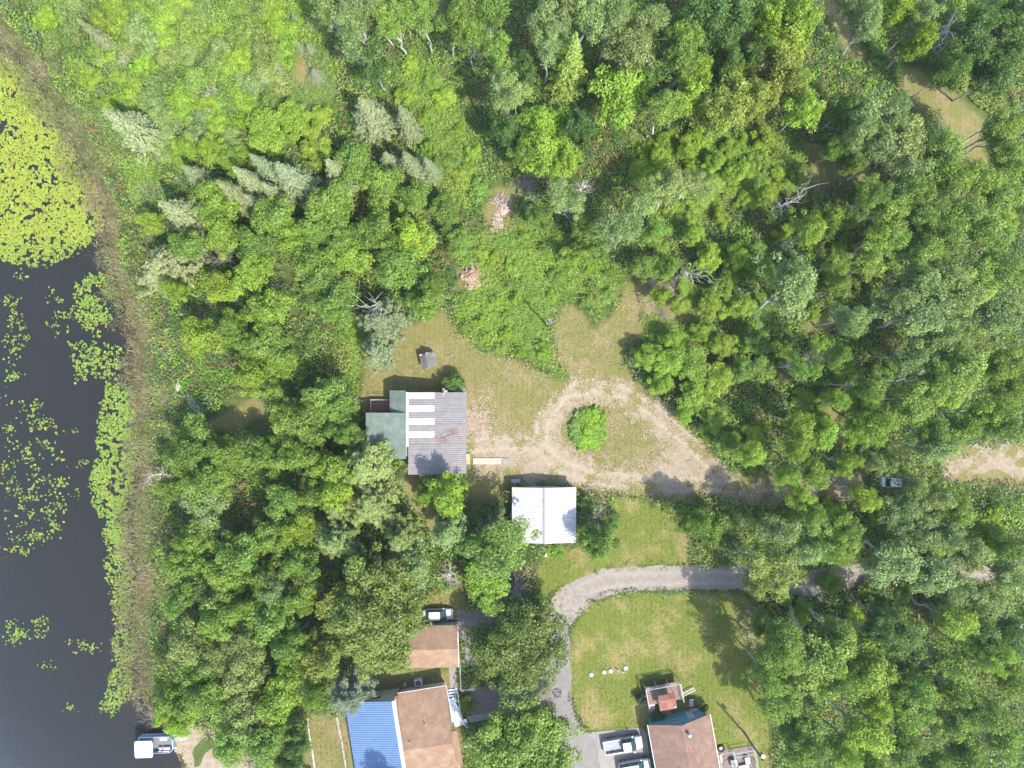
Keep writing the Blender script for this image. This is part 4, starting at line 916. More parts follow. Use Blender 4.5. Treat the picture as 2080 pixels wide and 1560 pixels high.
def window(parent, c, wd, ht, axis, name='window'):
    """framed window on a wall; axis: outward normal '+x' '-x' '+y' '-y'"""
    x, y, z = c; s = 1 if axis[0] == '+' else -1
    fr, gl = MB(), MB()
    def bx(mb, a0, a1, z0, z1, d0, d1):
        d0, d1 = sorted((d0 * s, d1 * s))
        if axis[1] == 'x': mb.box(x + d0, x + d1, y + a0, y + a1, z0, z1)
        else: mb.box(x + a0, x + a1, y + d0, y + d1, z0, z1)
    h, v = wd / 2, ht / 2
    bx(fr, -h - .07, h + .07, z + v, z + v + .07, 0.0, .05); bx(fr, -h - .07, h + .07, z - v - .07, z - v, 0.0, .08)
    bx(fr, -h - .07, -h, z - v, z + v, 0.0, .05); bx(fr, h, h + .07, z - v, z + v, 0.0, .05); bx(fr, -.02, .02, z - v, z + v, 0.01, .04)
    f = fr.build(name, M['white_paint'], parent); bx(gl, -h, h, z - v, z + v, 0.004, .02); gl.build('pane', M['glass'], f); return f
def door(parent, c, axis, mat, wd=0.9, ht=2.0):
    x, y, z = c; s = 1 if axis[0] == '+' else -1; mb = MB(); kb = MB()
    if axis[1] == 'y':
        mb.box(x - wd / 2, x + wd / 2, min(y, y + .05 * s), max(y, y + .05 * s), z, z + ht); kb.box(x + wd * .35, x + wd * .42, min(y + .05 * s, y + .1 * s), max(y + .05 * s, y + .1 * s), z + .95, z + 1.02)
    else:
        mb.box(min(x, x + .05 * s), max(x, x + .05 * s), y - wd / 2, y + wd / 2, z, z + ht); kb.box(min(x + .05 * s, x + .1 * s), max(x + .05 * s, x + .1 * s), y + wd * .35, y + wd * .42, z + .95, z + 1.02)
    d = mb.build('door', mat, parent); kb.build('handle', M['rim'], d); return d

# --- grey-roofed house (world axes; x runs east, y north)
XR, XE = -14.41, -6.36      # ridge and east eave
YN, YM, YS = -1.17, -8.37, -12.72
hs = thing('grey_roof_house', 'low house with grey ribbed metal roof, white skylight strips and green shingled wing', 'house', ((XR + XE) / 2, (YN + YS) / 2))
ox, oy = hs.location.x, hs.location.y
def hq(x, y, z): return (x - ox, y - oy, z)
def rz(x): return 4.4 + (3.15 - 4.4) * (x - XR) / (XE - XR)
rows = 8; dy = (YN - YM) / rows; xm = XR + 3.62
for i in range(rows):
    ya, yb = YN - i * dy, YN - (i + 1) * dy + 0.012
    lift = 0.012 * (i % 2)
    sky_ = i % 2 == 0
    corr(hq(XR, ya, rz(XR) + lift), hq(XR, yb, rz(XR) + lift), hq(xm, yb, rz(xm) + lift), hq(xm, ya, rz(xm) + lift), 3, 0.02 if sky_ else 0.06).build('skylight_sheet' if sky_ else 'roof_sheet', M['skylight'] if sky_ else M['grey_metal'], hs)
    corr(hq(xm - .08, ya, rz(xm) - .018 + lift), hq(xm - .08, yb, rz(xm) - .018 + lift), hq(XE, yb, rz(XE) + lift), hq(XE, ya, rz(XE) + lift), 3).build('roof_sheet', M['grey_metal'], hs)
rows2 = 5; dy2 = (YM - YS) / rows2
for i in range(rows2):
    ya, yb = YM + .1 - i * dy2, YM + .1 - (i + 1) * dy2 + 0.012
    corr(hq(XR, ya, rz(XR) - .14), hq(XR, yb, rz(XR) - .14), hq(XE - .05, yb, rz(XE) - .14), hq(XE - .05, ya, rz(XE) - .14), 3).build('roof_sheet', M['grey_metal'], hs)
mb = MB(); mb.slab([hq(XR - .3, YN + .02, 4.43), hq(XR - .3, YM - .3, 4.41), hq(XR + .06, YM - .3, 4.46), hq(XR + .06, YN + .02, 4.48)], 0.05); mb.build('ridge_flashing', M['white_paint'], hs)
mb = MB(); mb.slab([hq(-17.22, -0.9, 3.0), hq(-17.22, -3.97, 3.0), hq(XR - .31, -3.97, 4.3), hq(XR - .31, -0.9, 4.3)], 0.12); mb.build('shingle_roof', M['green_shingle'], hs)
mb = MB(); mb.slab([hq(-20.4, -4.0, 3.85), hq(-20.4, -10.4, 3.85), hq(XR - .31, -10.4, 4.34), hq(XR - .31, -4.0, 4.34)], 0.14); mb.build('shingle_roof', M['green_shingle'], hs)
mb = MB()
mb.box(XR - ox, XE - .35 - ox, YS + .3 - oy, YN - .3 - oy, -.1, 2.95)
mb.add([hq(XR, YN - .3, 2.95), hq(XE - .35, YN - .3, 2.95), hq(XE - .35, YN - .3, 3.13), hq(XR, YN - .3, 4.3)], [(0, 1, 2, 3)])
mb.add([hq(XR, YS + .3, 2.95), hq(XE - .35, YS + .3, 2.95), hq(XE - .35, YS + .3, 3.05), hq(XR, YS + .3, 4.15)], [(0, 1, 2, 3)])
mb.build('wall', M['grey_siding'], hs)
mb = MB(); mb.box(-20.1 - ox, XR - .01 - ox, -10.1 - oy, -4.3 - oy, -.1, 3.66); mb.box(-16.9 - ox, XR - .01 - ox, -4.29 - oy, -1.2 - oy, -.1, 2.85); mb.build('wing_wall', M['grey_siding'], hs)
for y in (-3.0, -5.5, -8.0): window(hs, hq(XE - .35, y, 1.6), 1.0, 0.9, '+x')
door(hs, hq(XE - .35, -10.8, 0.1), '+x', M['white_paint'])
window(hs, hq(-12.6, YN - .3, 1.7), 1.1, 0.9, '+y'); window(hs, hq(-15.8, -1.2, 1.6), 0.9, 0.9, '+y')
mb = MB(); mb.box(-9.72 - ox, -9.42 - ox, YN - .26 - oy, YN + .55 - oy, -.1, 4.0); mb.box(-9.40 - ox, -9.08 - ox, YN - .26 - oy, YN + .3 - oy, -.1, 3.55)
ch = mb.build('chimney', M['pale_wood'], hs); mb = MB(); mb.box(-9.66 - ox, -9.48 - ox, YN - .1 - oy, YN + .4 - oy, 4.0, 4.12); mb.build('chimney_cap', M['dark_metal'], ch)
mb = MB(); mb.cyl(XE - .05 - ox, YN + .35 - oy, 0, 4.6, 0.045, None, 8); mb.build('vent_pipe', M['rim'], hs)
mb = MB(); mb.box(XE - .3 - ox, XE + .25 - ox, -11.6 - oy, -10.1 - oy, -.05, 0.28); mb.build('door_step', M['tan_wood'], hs)
mb = MB()   # fallen twigs on the roof are separate things, below
# porch on the west side
pd = thing('porch_deck', 'small dull red porch deck with thin black railing, west of the green shingled roof', 'deck', (-18.9, -3.1, 0))
mb = MB(); mb.box(-1.35, 1.55, -0.85, 0.75, 0.75, 0.9); mb.build('floor', M['red_deck'], pd)
mb = MB(); mb.box(-1.45, 1.55, 0.76, 0.86, 0.72, 0.93); mb.box(-1.46, -1.36, -0.85, 0.759, 0.72, 0.93); mb.build('edge_board', M['white_paint'], pd)
for x in (-1.35, 1.35):
    for y in (-0.75, 1.0): m_ = MB(); m_.bar((x, y, -.1), (x, y, 1.75), .035); m_.build('post', M['dark_metal'], pd)
mb = MB(); mb.bar((-1.35, 1.0, 1.75), (1.35, 1.0, 1.75), .035); mb.bar((-1.35, 1.0, 1.35), (1.35, 1.0, 1.35), .025); mb.bar((-1.35, -.75, 1.75), (-1.35, 1.0, 1.75), .035); mb.build('railing', M['dark_metal'], pd)

# --- white-roofed shed
sh = thing('white_roof_shed', 'shed with bright white metal gable roof and grey ridge cap', 'shed', (4.55, -18.5, 0))
x0, x1, y0, y1, ea, ri = -4.55, 4.52, -3.95, 3.9, 2.45, 3.15
n = 9; dy = (y1 - y0) / n
for sgn, xe in ((-1, x0), (1, x1)):
    for i in range(n):
        ya = y0 + i * dy; yb = ya + dy - 0.012; l = 0.008 * (i % 2)
        a, b = ((xe, ya, ea + l), (0, ya, ri + l)) if sgn < 0 else ((0, ya, ri + l), (xe, ya, ea + l))
        corr((a[0], ya, a[2]), (a[0], yb, a[2]), (b[0], yb, b[2]), (b[0], ya, b[2]), 3, 0.014).build('roof_sheet', M['white_metal'], sh)
mb = MB(); mb.slab([(-.2, y0 - .05, ri + .03), (0, y0 - .05, ri + .06), (0, y1 + .03, ri + .06), (-.2, y1 + .03, ri + .03)], .02); mb.slab([(0, y0 - .05, ri + .06), (.2, y0 - .05, ri + .03), (.2, y1 + .03, ri + .03), (0, y1 + .03, ri + .06)], .02); mb.build('ridge_cap', M['ridge_grey'], sh)
gable_walls(sh, x0 + .25, x1 - .25, y0 + .25, y1 - .3, ea - .02, ri - .07, 'y', M['grey_siding'], sh)
mb = MB(); mb.box(-2.6, 2.2, y1 - .3, y1 - .24, 0, 2.15); d_ = mb.build('garage_door', M['white_paint'], sh); mb = MB(); mb.box(-.3, .1, y1 - .24, y1 - .2, .9, .96); mb.build('handle', M['dark_metal'], d_)
window(sh, (3.3, y1 - .3, 1.5), .7, .6, '+y'); window(sh, (-x0 - .25 - 9.0 + 9.0 - .0, -1.5, 1.5), .9, .7, '+x')
bx_ = thing('storage_bin', 'grey-blue lidded bin in the shade behind the white shed', 'bin', (0.55, -14.0, 0)); mb = MB(); mb.box(-.6, .6, -.25, .25, 0, .6); mb.build('box', M['ridge_grey'], bx_); mb = MB(); mb.box(-.65, .65, -.29, .29, .602, .66); mb.build('lid', M['bed_grey'], bx_)

# --- small hut
hu = thing('small_hut', 'tiny dark-roofed hut alone on the dry grass north of the house', 'hut', (-12.1, 3.35, 0), math.radians(12))
x0, x1, y0, y1, ea, ri = -1.0, 1.25, -1.05, 1.05, 1.55, 2.15
gable_walls(hu, -.85, .9, y0 + .12, y1 - .12, ea, ri - .08, 'y', M['old_wood'], hu)
mb = MB(); mb.slab([(x0, y0, ea - .1), (0.0, y0, ri), (0.0, y1 - .2, ri), (x0, y1 - .2, ea - .1)], .06); mb.build('roof_slope', M['old_shingle'], hu)
mb = MB(); mb.slab([(0.0, y0, ri), (1.05, y0, ea - .1), (1.3, y0 + .5, ea - .2), (1.35, y1 - .4, ea - .2), (1.0, y1, ea - .1), (0.0, y1 + .12, ri)], .06); mb.build('roof_slope', M['old_shingle'], hu)
mb = MB(); mb.box(x0 + .05, -.1, y1 - .19, y1 + .02, ea - .25, ea + .1); mb.build('pale_board', M['pale_wood'], hu)
door(hu, (0.0, y0 + .12, 0.0), '-y', M['old_wood'], .7, 1.4)

# --- brown garage
ga = thing('brown_roof_garage', 'garage with brown shingled gable roof, half hidden by the large olive tree', 'garage', (-11.3, -37.15, 0), math.radians(1))
x0, x1, y0, y1, ea, ri = -3.6, 3.65, -3.0, 2.95, 2.45, 3.65
for sgn in (1, -1):
    yv = y1 if sgn > 0 else y0
    q = [(x0, 0, ri), (x1, 0, ri), (x1, yv, ea), (x0, yv, ea)]
    mb = MB(); mb.slab(q[::-1] if sgn > 0 else q[::-1], .1); mb.build('roof_slope', M['brown_shingle'], ga)
gable_walls(ga, x0 + .3, x1 - .3, y0 + .3, y1 - .3, ea + .02, ri - .13, 'x', M['cream_siding'], ga)
mb = MB(); mb.box(x1 - .02, x1 + .1, y0, y1, ea - .1, ea + .02); mb.build('gutter', M['white_paint'], ga)
mb = MB(); mb.box(x1 - .3, x1 - .24, -2.2, 1.0, 0, 2.1); d_ = mb.build('garage_door', M['white_paint'], ga); mb = MB(); mb.box(x1 - .24, x1 - .2, -.8, -.5, .9, .96); mb.build('handle', M['dark_metal'], d_)
window(ga, (0, y0 + .3, 1.5), 1.0, .8, '-y')

# --- blue and brown roofed house (local frame: x along its north wall, y to the north, origin under the north-east roof corner)
bh = thing('blue_roof_house', 'house with bright blue metal roof on one side and brown shingles on the other', 'house', (-9.32, -42.65, 0), math.radians(9))
mb = MB(); mb.slab([(-7.1, 0, 2.6), (-7.1, -7.2, 4.6), (0, -7.2, 4.6), (0, 0, 2.6)], .14); mb.build('roof_slope', M['brown_shingle'], bh)
mb = MB(); mb.slab([(-7.1, -7.2, 4.6), (-7.1, -14.6, 2.6), (0, -14.6, 2.6), (0, -7.2, 4.6)], .14); mb.build('roof_slope', M['brown_shingle'], bh)
mb = MB(); mb.slab([(-.75, -6.0, 3.95), (-.75, -10.8, 3.9), (.75, -10.8, 3.55), (.75, -6.0, 3.6)], .1); mb.build('porch_roof', M['brown_shingle'], bh)
mb = MB(); mb.box(.0, .08, -14.6, -.0, 2.42, 2.6); mb.slab([(-7.2, .08, 2.6), (-7.2, .0, 2.62), (.08, .0, 2.62), (.08, .08, 2.6)], .16); mb.build('gutter', M['white_paint'], bh)
nb_ = 46
corr((-7.35, 0, 5.0), (-7.35, -14.6, 5.0), (-14.5, -14.6, 2.7), (-14.5, 0, 2.7), nb_, 0.04).build('blue_metal_roof', M['blue_metal'], bh)
mb = MB(); mb.slab([(-7.36, -14.6, 4.99), (-6.95, -14.6, 4.72), (-6.95, 0, 4.72), (-7.36, 0, 4.99)][::1], .35); mb.build('fascia', M['white_paint'], bh)
mb = MB()
mb.box(-6.94, -.5, -14.1, -.45, -.1, 2.45)
for x in (-6.94, -.5): mb.add([(x, -.45, 2.45), (x, -14.1, 2.45), (x, -7.2, 4.42)], [(0, 1, 2)])
mb.build('wall', M['cream_siding'], bh)
mb = MB(); mb.add([(-14.1, -.25, -.1), (-7.2, -.25, -.1), (-7.2, -.25, 4.85), (-14.1, -.25, 2.72)], [(0, 1, 2, 3)]); mb.add([(-14.1, -14.2, -.1), (-14.1, -.25, -.1), (-14.1, -.25, 2.72), (-14.1, -14.2, 2.72)], [(0, 1, 2, 3)]); mb.add([(-7.2, -14.2, -.1), (-7.2, -.25, -.1), (-7.2, -.25, 4.85), (-7.2, -14.2, 4.85)], [(0, 1, 2, 3)]); mb.build('wing_wall', M['cream_siding'], bh)
mb = MB(); mb.box(-7.25, -6.9, -.5, -.02, 2.3, 3.2); mb.build('wall_end', M['red_deck'], bh)
window(bh, (-9.9, -.25, 2.3), .8, .8, '+y'); window(bh, (-2.5, -.45, 1.6), 1.0, .9, '+y')
for y in (-2.5, -12.2): window(bh, (-.5, y, 1.6), 1.2, 1.0, '+x')
door(bh, (-.5, -5.2, .8), '+x', M['white_paint'])
for x, y, z in ((-5.9, -6.2, 4.32), (-3.6, -4.1, 3.74)): mb = MB(); mb.cyl(x, y, z - .1, z + .45, .07, None, 10); mb.build('roof_vent', M['white_paint'] if x < -5 else M['dark_metal'], bh)
# porch with steps
po = thing('blue_porch', 'pale blue wooden porch with two flights of steps beside the brown shingled roof', 'porch', (-8.15, -46.5, 0), math.radians(9))
mb = MB()
for i in range(7): mb.box(-.75 + i * .21, -.75 + i * .21 + .195, -2.0, 1.35, .72, .78)
mb.build('deck_boards', M['blue_deck'], po)
for k_ in range(3): mb = MB(); mb.box(-.75, .55, 1.37 + k_ * .34, 1.37 + k_ * .34 + .3, .52 - k_ * .2, .57 - k_ * .2); mb.build('step', M['blue_deck'], po)
for k_ in range(3): mb = MB(); mb.box(-.6, 1.3, -2.36 - k_ * .36, -2.06 - k_ * .36, .52 - k_ * .2, .57 - k_ * .2); mb.build('step', M['blue_deck'], po)
mb = MB(); mb.box(-.75, .7, -2.0, 1.35, .02, .7); mb.build('skirt', M['blue_deck'], po)
mb = MB(); mb.bar((.72, -2.0, 1.7), (.72, 1.35, 1.7), .06); mb.bar((.72, -2.0, 1.3), (.72, 1.35, 1.3), .04)
for i in range(5): mb.bar((.72, -2 + i * .84, .7), (.72, -2 + i * .84, 1.7), .05)
mb.bar((.72, 1.35, 1.7), (.72, 2.4, 1.1), .05); mb.bar((.72, -2.0, 1.7), (1.35, -3.1, 1.1), .05); mb.bar((1.35, -3.1, 0), (1.35, -3.1, 1.1), .05); mb.bar((.72, 2.4, 0), (.72, 2.4, 1.1), .05)
mb.build('railing', M['white_paint'], po)
# air conditioner
ac = thing('air_conditioner', 'square white air conditioner unit on the shaded grass behind the garage', 'air conditioner', P(850, 1385, .4) + (0,), math.radians(8))
mb = MB(); mb.box(-.55, .55, -.5, .5, 0, .8); mb.build('case', M['white_paint'], ac); mb = MB(); mb.cyl(0, 0, .8, .83, .36, None, 20); fan_ = mb.build('fan_grille', M['dark_metal'], ac); mb = MB(); mb.cyl(0, 0, .83, .86, .1, None, 12); mb.build('hub', M['rim'], fan_)
kg = thing('brown_barrel', 'small brown barrel against the cream house wall', 'barrel', P(822, 1390, .3) + (0,)); mb = MB(); mb.tube([(0, 0, 0), (0, 0, .35), (0, 0, .7)], [.26, .32, .26], 12); mb.build('body', M['tan_wood'], kg); mb = MB(); mb.cyl(0, 0, .7, .73, .24, None, 12); mb.build('lid', M['cut_wood'], kg)
ps = thing('garden_post', 'thin tan post standing by the cream house wall', 'post', P(813, 1393, .5) + (0,)); mb = MB(); mb.cyl(0, 0, -.1, 1.7, .06, .05, 8); mb.build('shaft', M['pale_wood'], ps); mb = MB(); mb.cyl(0, 0, 1.7, 1.76, .08, .03, 8); mb.build('cap', M['white_paint'], ps)

# --- south-east house (local origin under the middle of the north gable)
se = thing('teal_house', 'teal-walled house with dark brown gable roof at the bottom edge', 'house', (23.56, -47.36, 0), math.radians(10.3))
for sgn in (-1, 1):
    q = [(sgn * 4.45, 0, 2.7), (0, 0, 4.4), (0, -13, 4.4), (sgn * 4.45, -13, 2.7)]
    mb = MB(); mb.slab(q[::-1] if sgn < 0 else q, .13); mb.build('roof_slope', M['brown_shingle2'], se)
    mb = MB(); mb.box(min(sgn * 4.45, sgn * 4.55), max(sgn * 4.45, sgn * 4.55), -13, .0, 2.5, 2.68); mb.build('gutter', M['white_paint'], se)
gable_walls(se, -4.1, 4.1, -12.6, -.35, 2.7, 4.2, 'y', M['teal_siding'], se)
mb = MB(); mb.slab([(-.12, -13, 4.41), (.12, -13, 4.41), (.12, 0, 4.41), (-.12, 0, 4.41)], .02); mb.build('ridge_cap', M['brown_shingle2'], se)
mb = MB(); mb.cyl(.75, -1.4, 3.9, 4.75, .16, None, 12); v_ = mb.build('chimney_pipe', M['white_paint'], se); mb = MB(); mb.cyl(.75, -1.4, 4.75, 4.95, .26, .2, 12); mb.build('chimney_cap', M['white_paint'], v_)
window(se, (-.3, -.35, 2.2), 1.1, .35, '+y'); door(se, (1.9, -.35, .3), '+y', M['white_paint'])
window(se, (-4.1, -3.5, 1.6), 1.2, 1.0, '-x'); window(se, (4.1, -3.0, 1.6), 1.2, 1.0, '+x')

# raised deck with roof
dk = thing('raised_deck', 'raised wooden deck with red-brown canopy roof and white railings above the teal house', 'deck', (21.7, -44.2, 0), math.radians(10.3))
mb = MB()
for i in range(17): mb.box(-2.5 + i * .295, -2.5 + i * .295 + .27, -1.35, 1.2, 1.25, 1.31)
mb.build('deck_boards', M['brown_deck'], dk)
for x in (-2.5, -.85, .85, 2.5):
    for y in (-1.35, 1.2): m_ = MB(); m_.bar((x, y, -.1), (x, y, 2.3), .07); m_.build('post', M['white_paint'], dk)
mb = MB()
for z in (2.28, 1.8):
    mb.bar((-2.5, 1.2, z), (2.5, 1.2, z), .05); mb.bar((-2.5, -1.35, z), (-2.5, 1.2, z), .05); mb.bar((2.5, -1.35, z), (2.5, 1.2, z), .05)
for i in range(16): mb.bar((-2.5 + i * .333, 1.2, 1.31), (-2.5 + i * .333, 1.2, 2.28), .02)
for i in range(8): mb.bar((-2.5, -1.35 + i * .36, 1.31), (-2.5, -1.35 + i * .36, 2.28), .02)
mb.build('railing', M['white_paint'], dk)
mb = MB(); mb.slab([(-1.15, -1.75, 2.85), (1.25, -1.75, 2.85), (1.25, -.1, 3.35), (-1.15, -.1, 3.35)], .08); cn = mb.build('canopy_roof', M['red_shingle'], dk)
mb = MB(); mb.slab([(-1.15, -.1, 3.35), (1.25, -.1, 3.35), (1.25, .55, 3.1), (-1.15, .55, 3.1)], .08); mb.build('canopy_roof', M['red_shingle'], dk)
mb = MB(); mb.cyl(1.0, -1.3, 2.9, 3.3, .09, None, 10); mb.build('vent', M['white_paint'], cn)
for x in (-1.05, 1.15):
    for y in (-1.3, .45): m_ = MB(); m_.bar((x, y, 1.3), (x, y, 3.0), .05); m_.build('canopy_post', M['tan_wood'], dk)
for k_ in range(5): m_ = MB(); m_.box(-2.45, -1.5, -1.7 - k_ * .3, -1.42 - k_ * .3, 1.05 - k_ * .22, 1.1 - k_ * .22); m_.build('step', M['old_wood'], dk)
# firewood
fw = thing('firewood_stack', 'stack of split firewood under the red-brown deck canopy', 'firewood', P(1352, 1447, .5) + (0,), math.radians(10))
for r_i in range(4):
    for c_i in range(8 - r_i % 2):
        m_ = MB(); m_.tube([(-.8 + c_i * .22 + (r_i % 2) * .11, -.4, .1 + r_i * .19), (-.8 + c_i * .22 + (r_i % 2) * .11 + .02, .4, .1 + r_i * .19)], [.1, .095], 6); m_.build('log', M['cut_wood'], fw)
# hatch bench and lounge chair on the north wall of the teal house
bn = thing('patio_table', 'grey square patio table by the teal house wall', 'table', P(1410, 1445, .7) + (0,), math.radians(10))
mb = MB(); mb.box(-.6, .6, -.4, .4, .68, .74); mb.build('table_top', M['old_wood'], bn)
for x in (-.5, .5):
    for y in (-.32, .32): m_ = MB(); m_.bar((x, y, 0), (x, y, .68), .03); m_.build('leg', M['dark_metal'], bn)
lc = thing('folding_chair', 'grey folding lounge chair on grass beside the patio table', 'chair', P(1404, 1428, .3) + (0,), math.radians(5))
mb = MB(); mb.box(-.3, .3, -.5, .3, .34, .38); mb.build('seat', M['seat'], lc); mb = MB(); mb.slab([(-.3, .3, .38), (.3, .3, .38), (.3, .75, .85), (-.3, .75, .85)], .03); mb.build('backrest', M['seat'], lc)
for x in (-.28, .28):
    for y in (-.45, .3): m_ = MB(); m_.bar((x, y, 0), (x, y, .36), .02); m_.build('leg', M['alu'], lc)
# swing bench frame at the deck's east end
sw = thing('ladder_rack', 'white wooden ladder lying by the east end of the raised deck', 'ladder', P(1395, 1408, .4) + (0,), math.radians(28))
for y in (-.22, .22): m_ = MB(); m_.box(-1.3, 1.3, y - .04, y + .04, .3, .38); m_.build('rail', M['white_paint'], sw)
for i in range(8): m_ = MB(); m_.box(-1.15 + i * .33, -1.09 + i * .33, -.18, .18, .31, .36); m_.build('rung', M['white_paint'], sw)
# pens at the east wall
pn = thing('animal_pen', 'white-framed open pens against the east wall of the teal house', 'pen', P(1478, 1545, .6) + (0,), math.radians(10.3))
for x in (-1.1, 1.0, 4.0): m_ = MB(); m_.bar((x, -2.4, 1.2), (x, 1.4 - .3 * (x > 3), 1.2), .05); m_.bar((x, -2.4, .5), (x, 1.4 - .3 * (x > 3), .5), .03); m_.build('rail', M['white_paint'], pn)
for y in (1.4, -.9): m_ = MB(); m_.bar((-1.1, y, 1.2), (1.0, y, 1.2), .05); m_.build('rail', M['white_paint'], pn)
for y in (.55, 1.1): m_ = MB(); m_.bar((1.0, y, 1.2), (4.0, y, 1.2), .05); m_.build('rail', M['white_paint'], pn)
for x in (-1.1, 1.0, 4.0):
    for y in (-2.4, -.9, 1.1): m_ = MB(); m_.bar((x, y, -.1), (x, y, 1.22), .045); m_.build('post', M['white_paint'], pn)
mb = MB(); mb.slab([(-1.1, -2.4, .03), (4, -2.4, .03), (4, 1.1, .03), (-1.1, 1.4, .03)], .03); mb.build('floor', M['mulch'], pn)
for nm, lab, px, py, sx, sy, hh, mt in (('cooler', 'white cooler box in the outer pen', 1517, 1543, .3, .45, .45, 'white_paint'), ('crate', 'grey crate in the outer pen', 1490, 1548, .45, .5, .5, 'bed_grey'), ('storage_box', 'white low box at the bottom edge in the pens', 1510, 1558, .7, .35, .35, 'white_paint'), ('plank', 'short pale plank lying in the inner pen', 1465, 1541, .15, .55, .12, 'pale_wood')):
    b_ = thing(nm, lab, nm.replace('_', ' '), P(px, py, .2) + (0.05,), math.radians(12)); m_ = MB(); m_.box(-sx, sx, -sy, sy, 0, hh); m_.build('body', M[mt], b_)
    m_ = MB(); m_.box(-sx - .02, sx + .02, -sy - .02, sy + .02, hh + .003, hh + .05); m_.build('lid', M[mt], b_)
ty = thing('old_tyre', 'round dark tyre planter by the corner of the pens', 'tyre', P(1465, 1521, .2) + (0,))
vs, fs = [], []
for i in range(20):
    for j in range(8):
        a, b = 6.2832 * i / 20, 6.2832 * j / 8; vs.append(((.42 + .13 * math.cos(b)) * math.cos(a), (.42 + .13 * math.cos(b)) * math.sin(a), .14 + .13 * math.sin(b))); fs.append((i * 8 + j, ((i + 1) % 20) * 8 + j, ((i + 1) % 20) * 8 + (j + 1) % 8, i * 8 + (j + 1) % 8))
mb = MB(); mb.add(vs, fs); mb.build('ring', M['tyre'], ty, True); mb = MB(); mb.cyl(0, 0, 0, .12, .33, None, 16); mb.build('soil', M['brush'], ty)

# ------------------------------------------------------------------ vehicles (x forward)
def ring(x, hw, z0, z1, tuck=0.9):
    return [(x, -hw * tuck, z0), (x, -hw, z0 + (z1 - z0) * .45), (x, -hw * .93, z1 - .02), (x, -hw * .55, z1 + .012), (x, 0, z1 + .02), (x, hw * .55, z1 + .012), (x, hw * .93, z1 - .02), (x, hw, z0 + (z1 - z0) * .45), (x, hw * tuck, z0)]
def loft(secs):
    mb = MB(); n = len(secs[0]); vs = [p for s_ in secs for p in s_]
    fs = [(i * n + k, (i + 1) * n + k, (i + 1) * n + (k + 1) % n, i * n + (k + 1) % n) for i in range(len(secs) - 1) for k in range(n)]
    fs += [tuple(range(n)), tuple(range(len(vs) - 1, len(vs) - n - 1, -1))]
    mb.add(vs, fs); return mb
def wheels(root, xs, hw, r_):
    for x in xs:
        for s_ in (-1, 1):
            m_ = MB(); y = s_ * (hw - .12); m_.tube([(x, y - .11, r_), (x, y + .11, r_)], [r_, r_], 18); w_ = m_.build('wheel', M['tyre'], root)
            m_ = MB(); m_.tube([(x, y + s_ * .112, r_), (x, y + s_ * .125, r_)], [r_ * .6, r_ * .55], 14); m_.build('rim', M['rim'], w_)
def quadp(name, q, mat, root, t_=.02):
    m_ = MB(); m_.add(q, [tuple(range(len(q)))]); return m_.build(name, mat, root)
def car(name, label, loc, rz_, paint, Ln=4.5, hw=.88, suv=False):
    o = thing(name, label, 'car', loc, rz_); h = Ln / 2; up = .18 if suv else 0
    b = [ring(-h, hw * .80, .35, .80 + up), ring(-h + .12, hw * .92, .28, .92 + up), ring(-h + .7, hw, .25, .95 + up), ring(.3, hw, .22, .93 + up), ring(h - 1.15, hw, .24, .90 + up), ring(h - .45, hw * .94, .26, .80 + up), ring(h - .12, hw * .84, .3, .68 + up), ring(h, hw * .62, .36, .58 + up)]
    loft(b).build('body', paint, o, True)
    xr0, xr1 = (-h + .35, .45) if suv else (-h + 1.05, .35); zr = 1.42 + up * 1.4; zb = .94 + up; rw = hw * .70
    rb = -h + .12 if suv else -h + .5
    m_ = MB(); m_.slab([(xr0, -rw, zr), (xr1, -rw * .97, zr), (xr1 + .06, 0, zr + .01), (xr1, rw * .97, zr), (xr0, rw, zr), (xr0 - .05, 0, zr + .01)], .06); m_.build('roof', paint, o)
    quadp('windscreen', [(xr1 + .02, -rw * .97, zr - .03), (xr1 + .85, -hw * .84, zb + .0), (xr1 + .95, 0, zb + .02), (xr1 + .85, hw * .84, zb + .0), (xr1 + .02, rw * .97, zr - .03)][::1], M['glass'], o)
    quadp('rear_window', [(xr0 - .02, rw, zr - .03), (rb, hw * .82, zb + .02), (rb, -hw * .82, zb + .02), (xr0 - .02, -rw, zr - .03)], M['glass'], o)
    for s_ in (-1, 1): quadp('side_window', [(xr0, s_ * rw, zr - .03), (xr1, s_ * rw * .97, zr - .03), (xr1 + .8, s_ * hw * .9, zb + .01), (rb, s_ * hw * .9, zb + .01)], M['glass'], o)
    for s_ in (-1, 1):
        m_ = MB(); m_.box(xr1 + .45, xr1 + .62, min(s_ * hw * .97, s_ * (hw + .16)), max(s_ * hw * .97, s_ * (hw + .16)), zb, zb + .12); m_.build('mirror', paint, o)
        m_ = MB(); m_.box(h - .22, h - .06, min(s_ * hw * .5, s_ * hw * .78), max(s_ * hw * .5, s_ * hw * .78), .6 + up, .69 + up); m_.build('headlight', M['lamp'], o)
        m_ = MB(); m_.box(-h + .0, -h + .1, min(s_ * hw * .55, s_ * hw * .82), max(s_ * hw * .55, s_ * hw * .82), .7 + up, .86 + up); m_.build('tail_light', M['tail'], o)
    wheels(o, (-h + .8, h - .85), hw, .33); return o
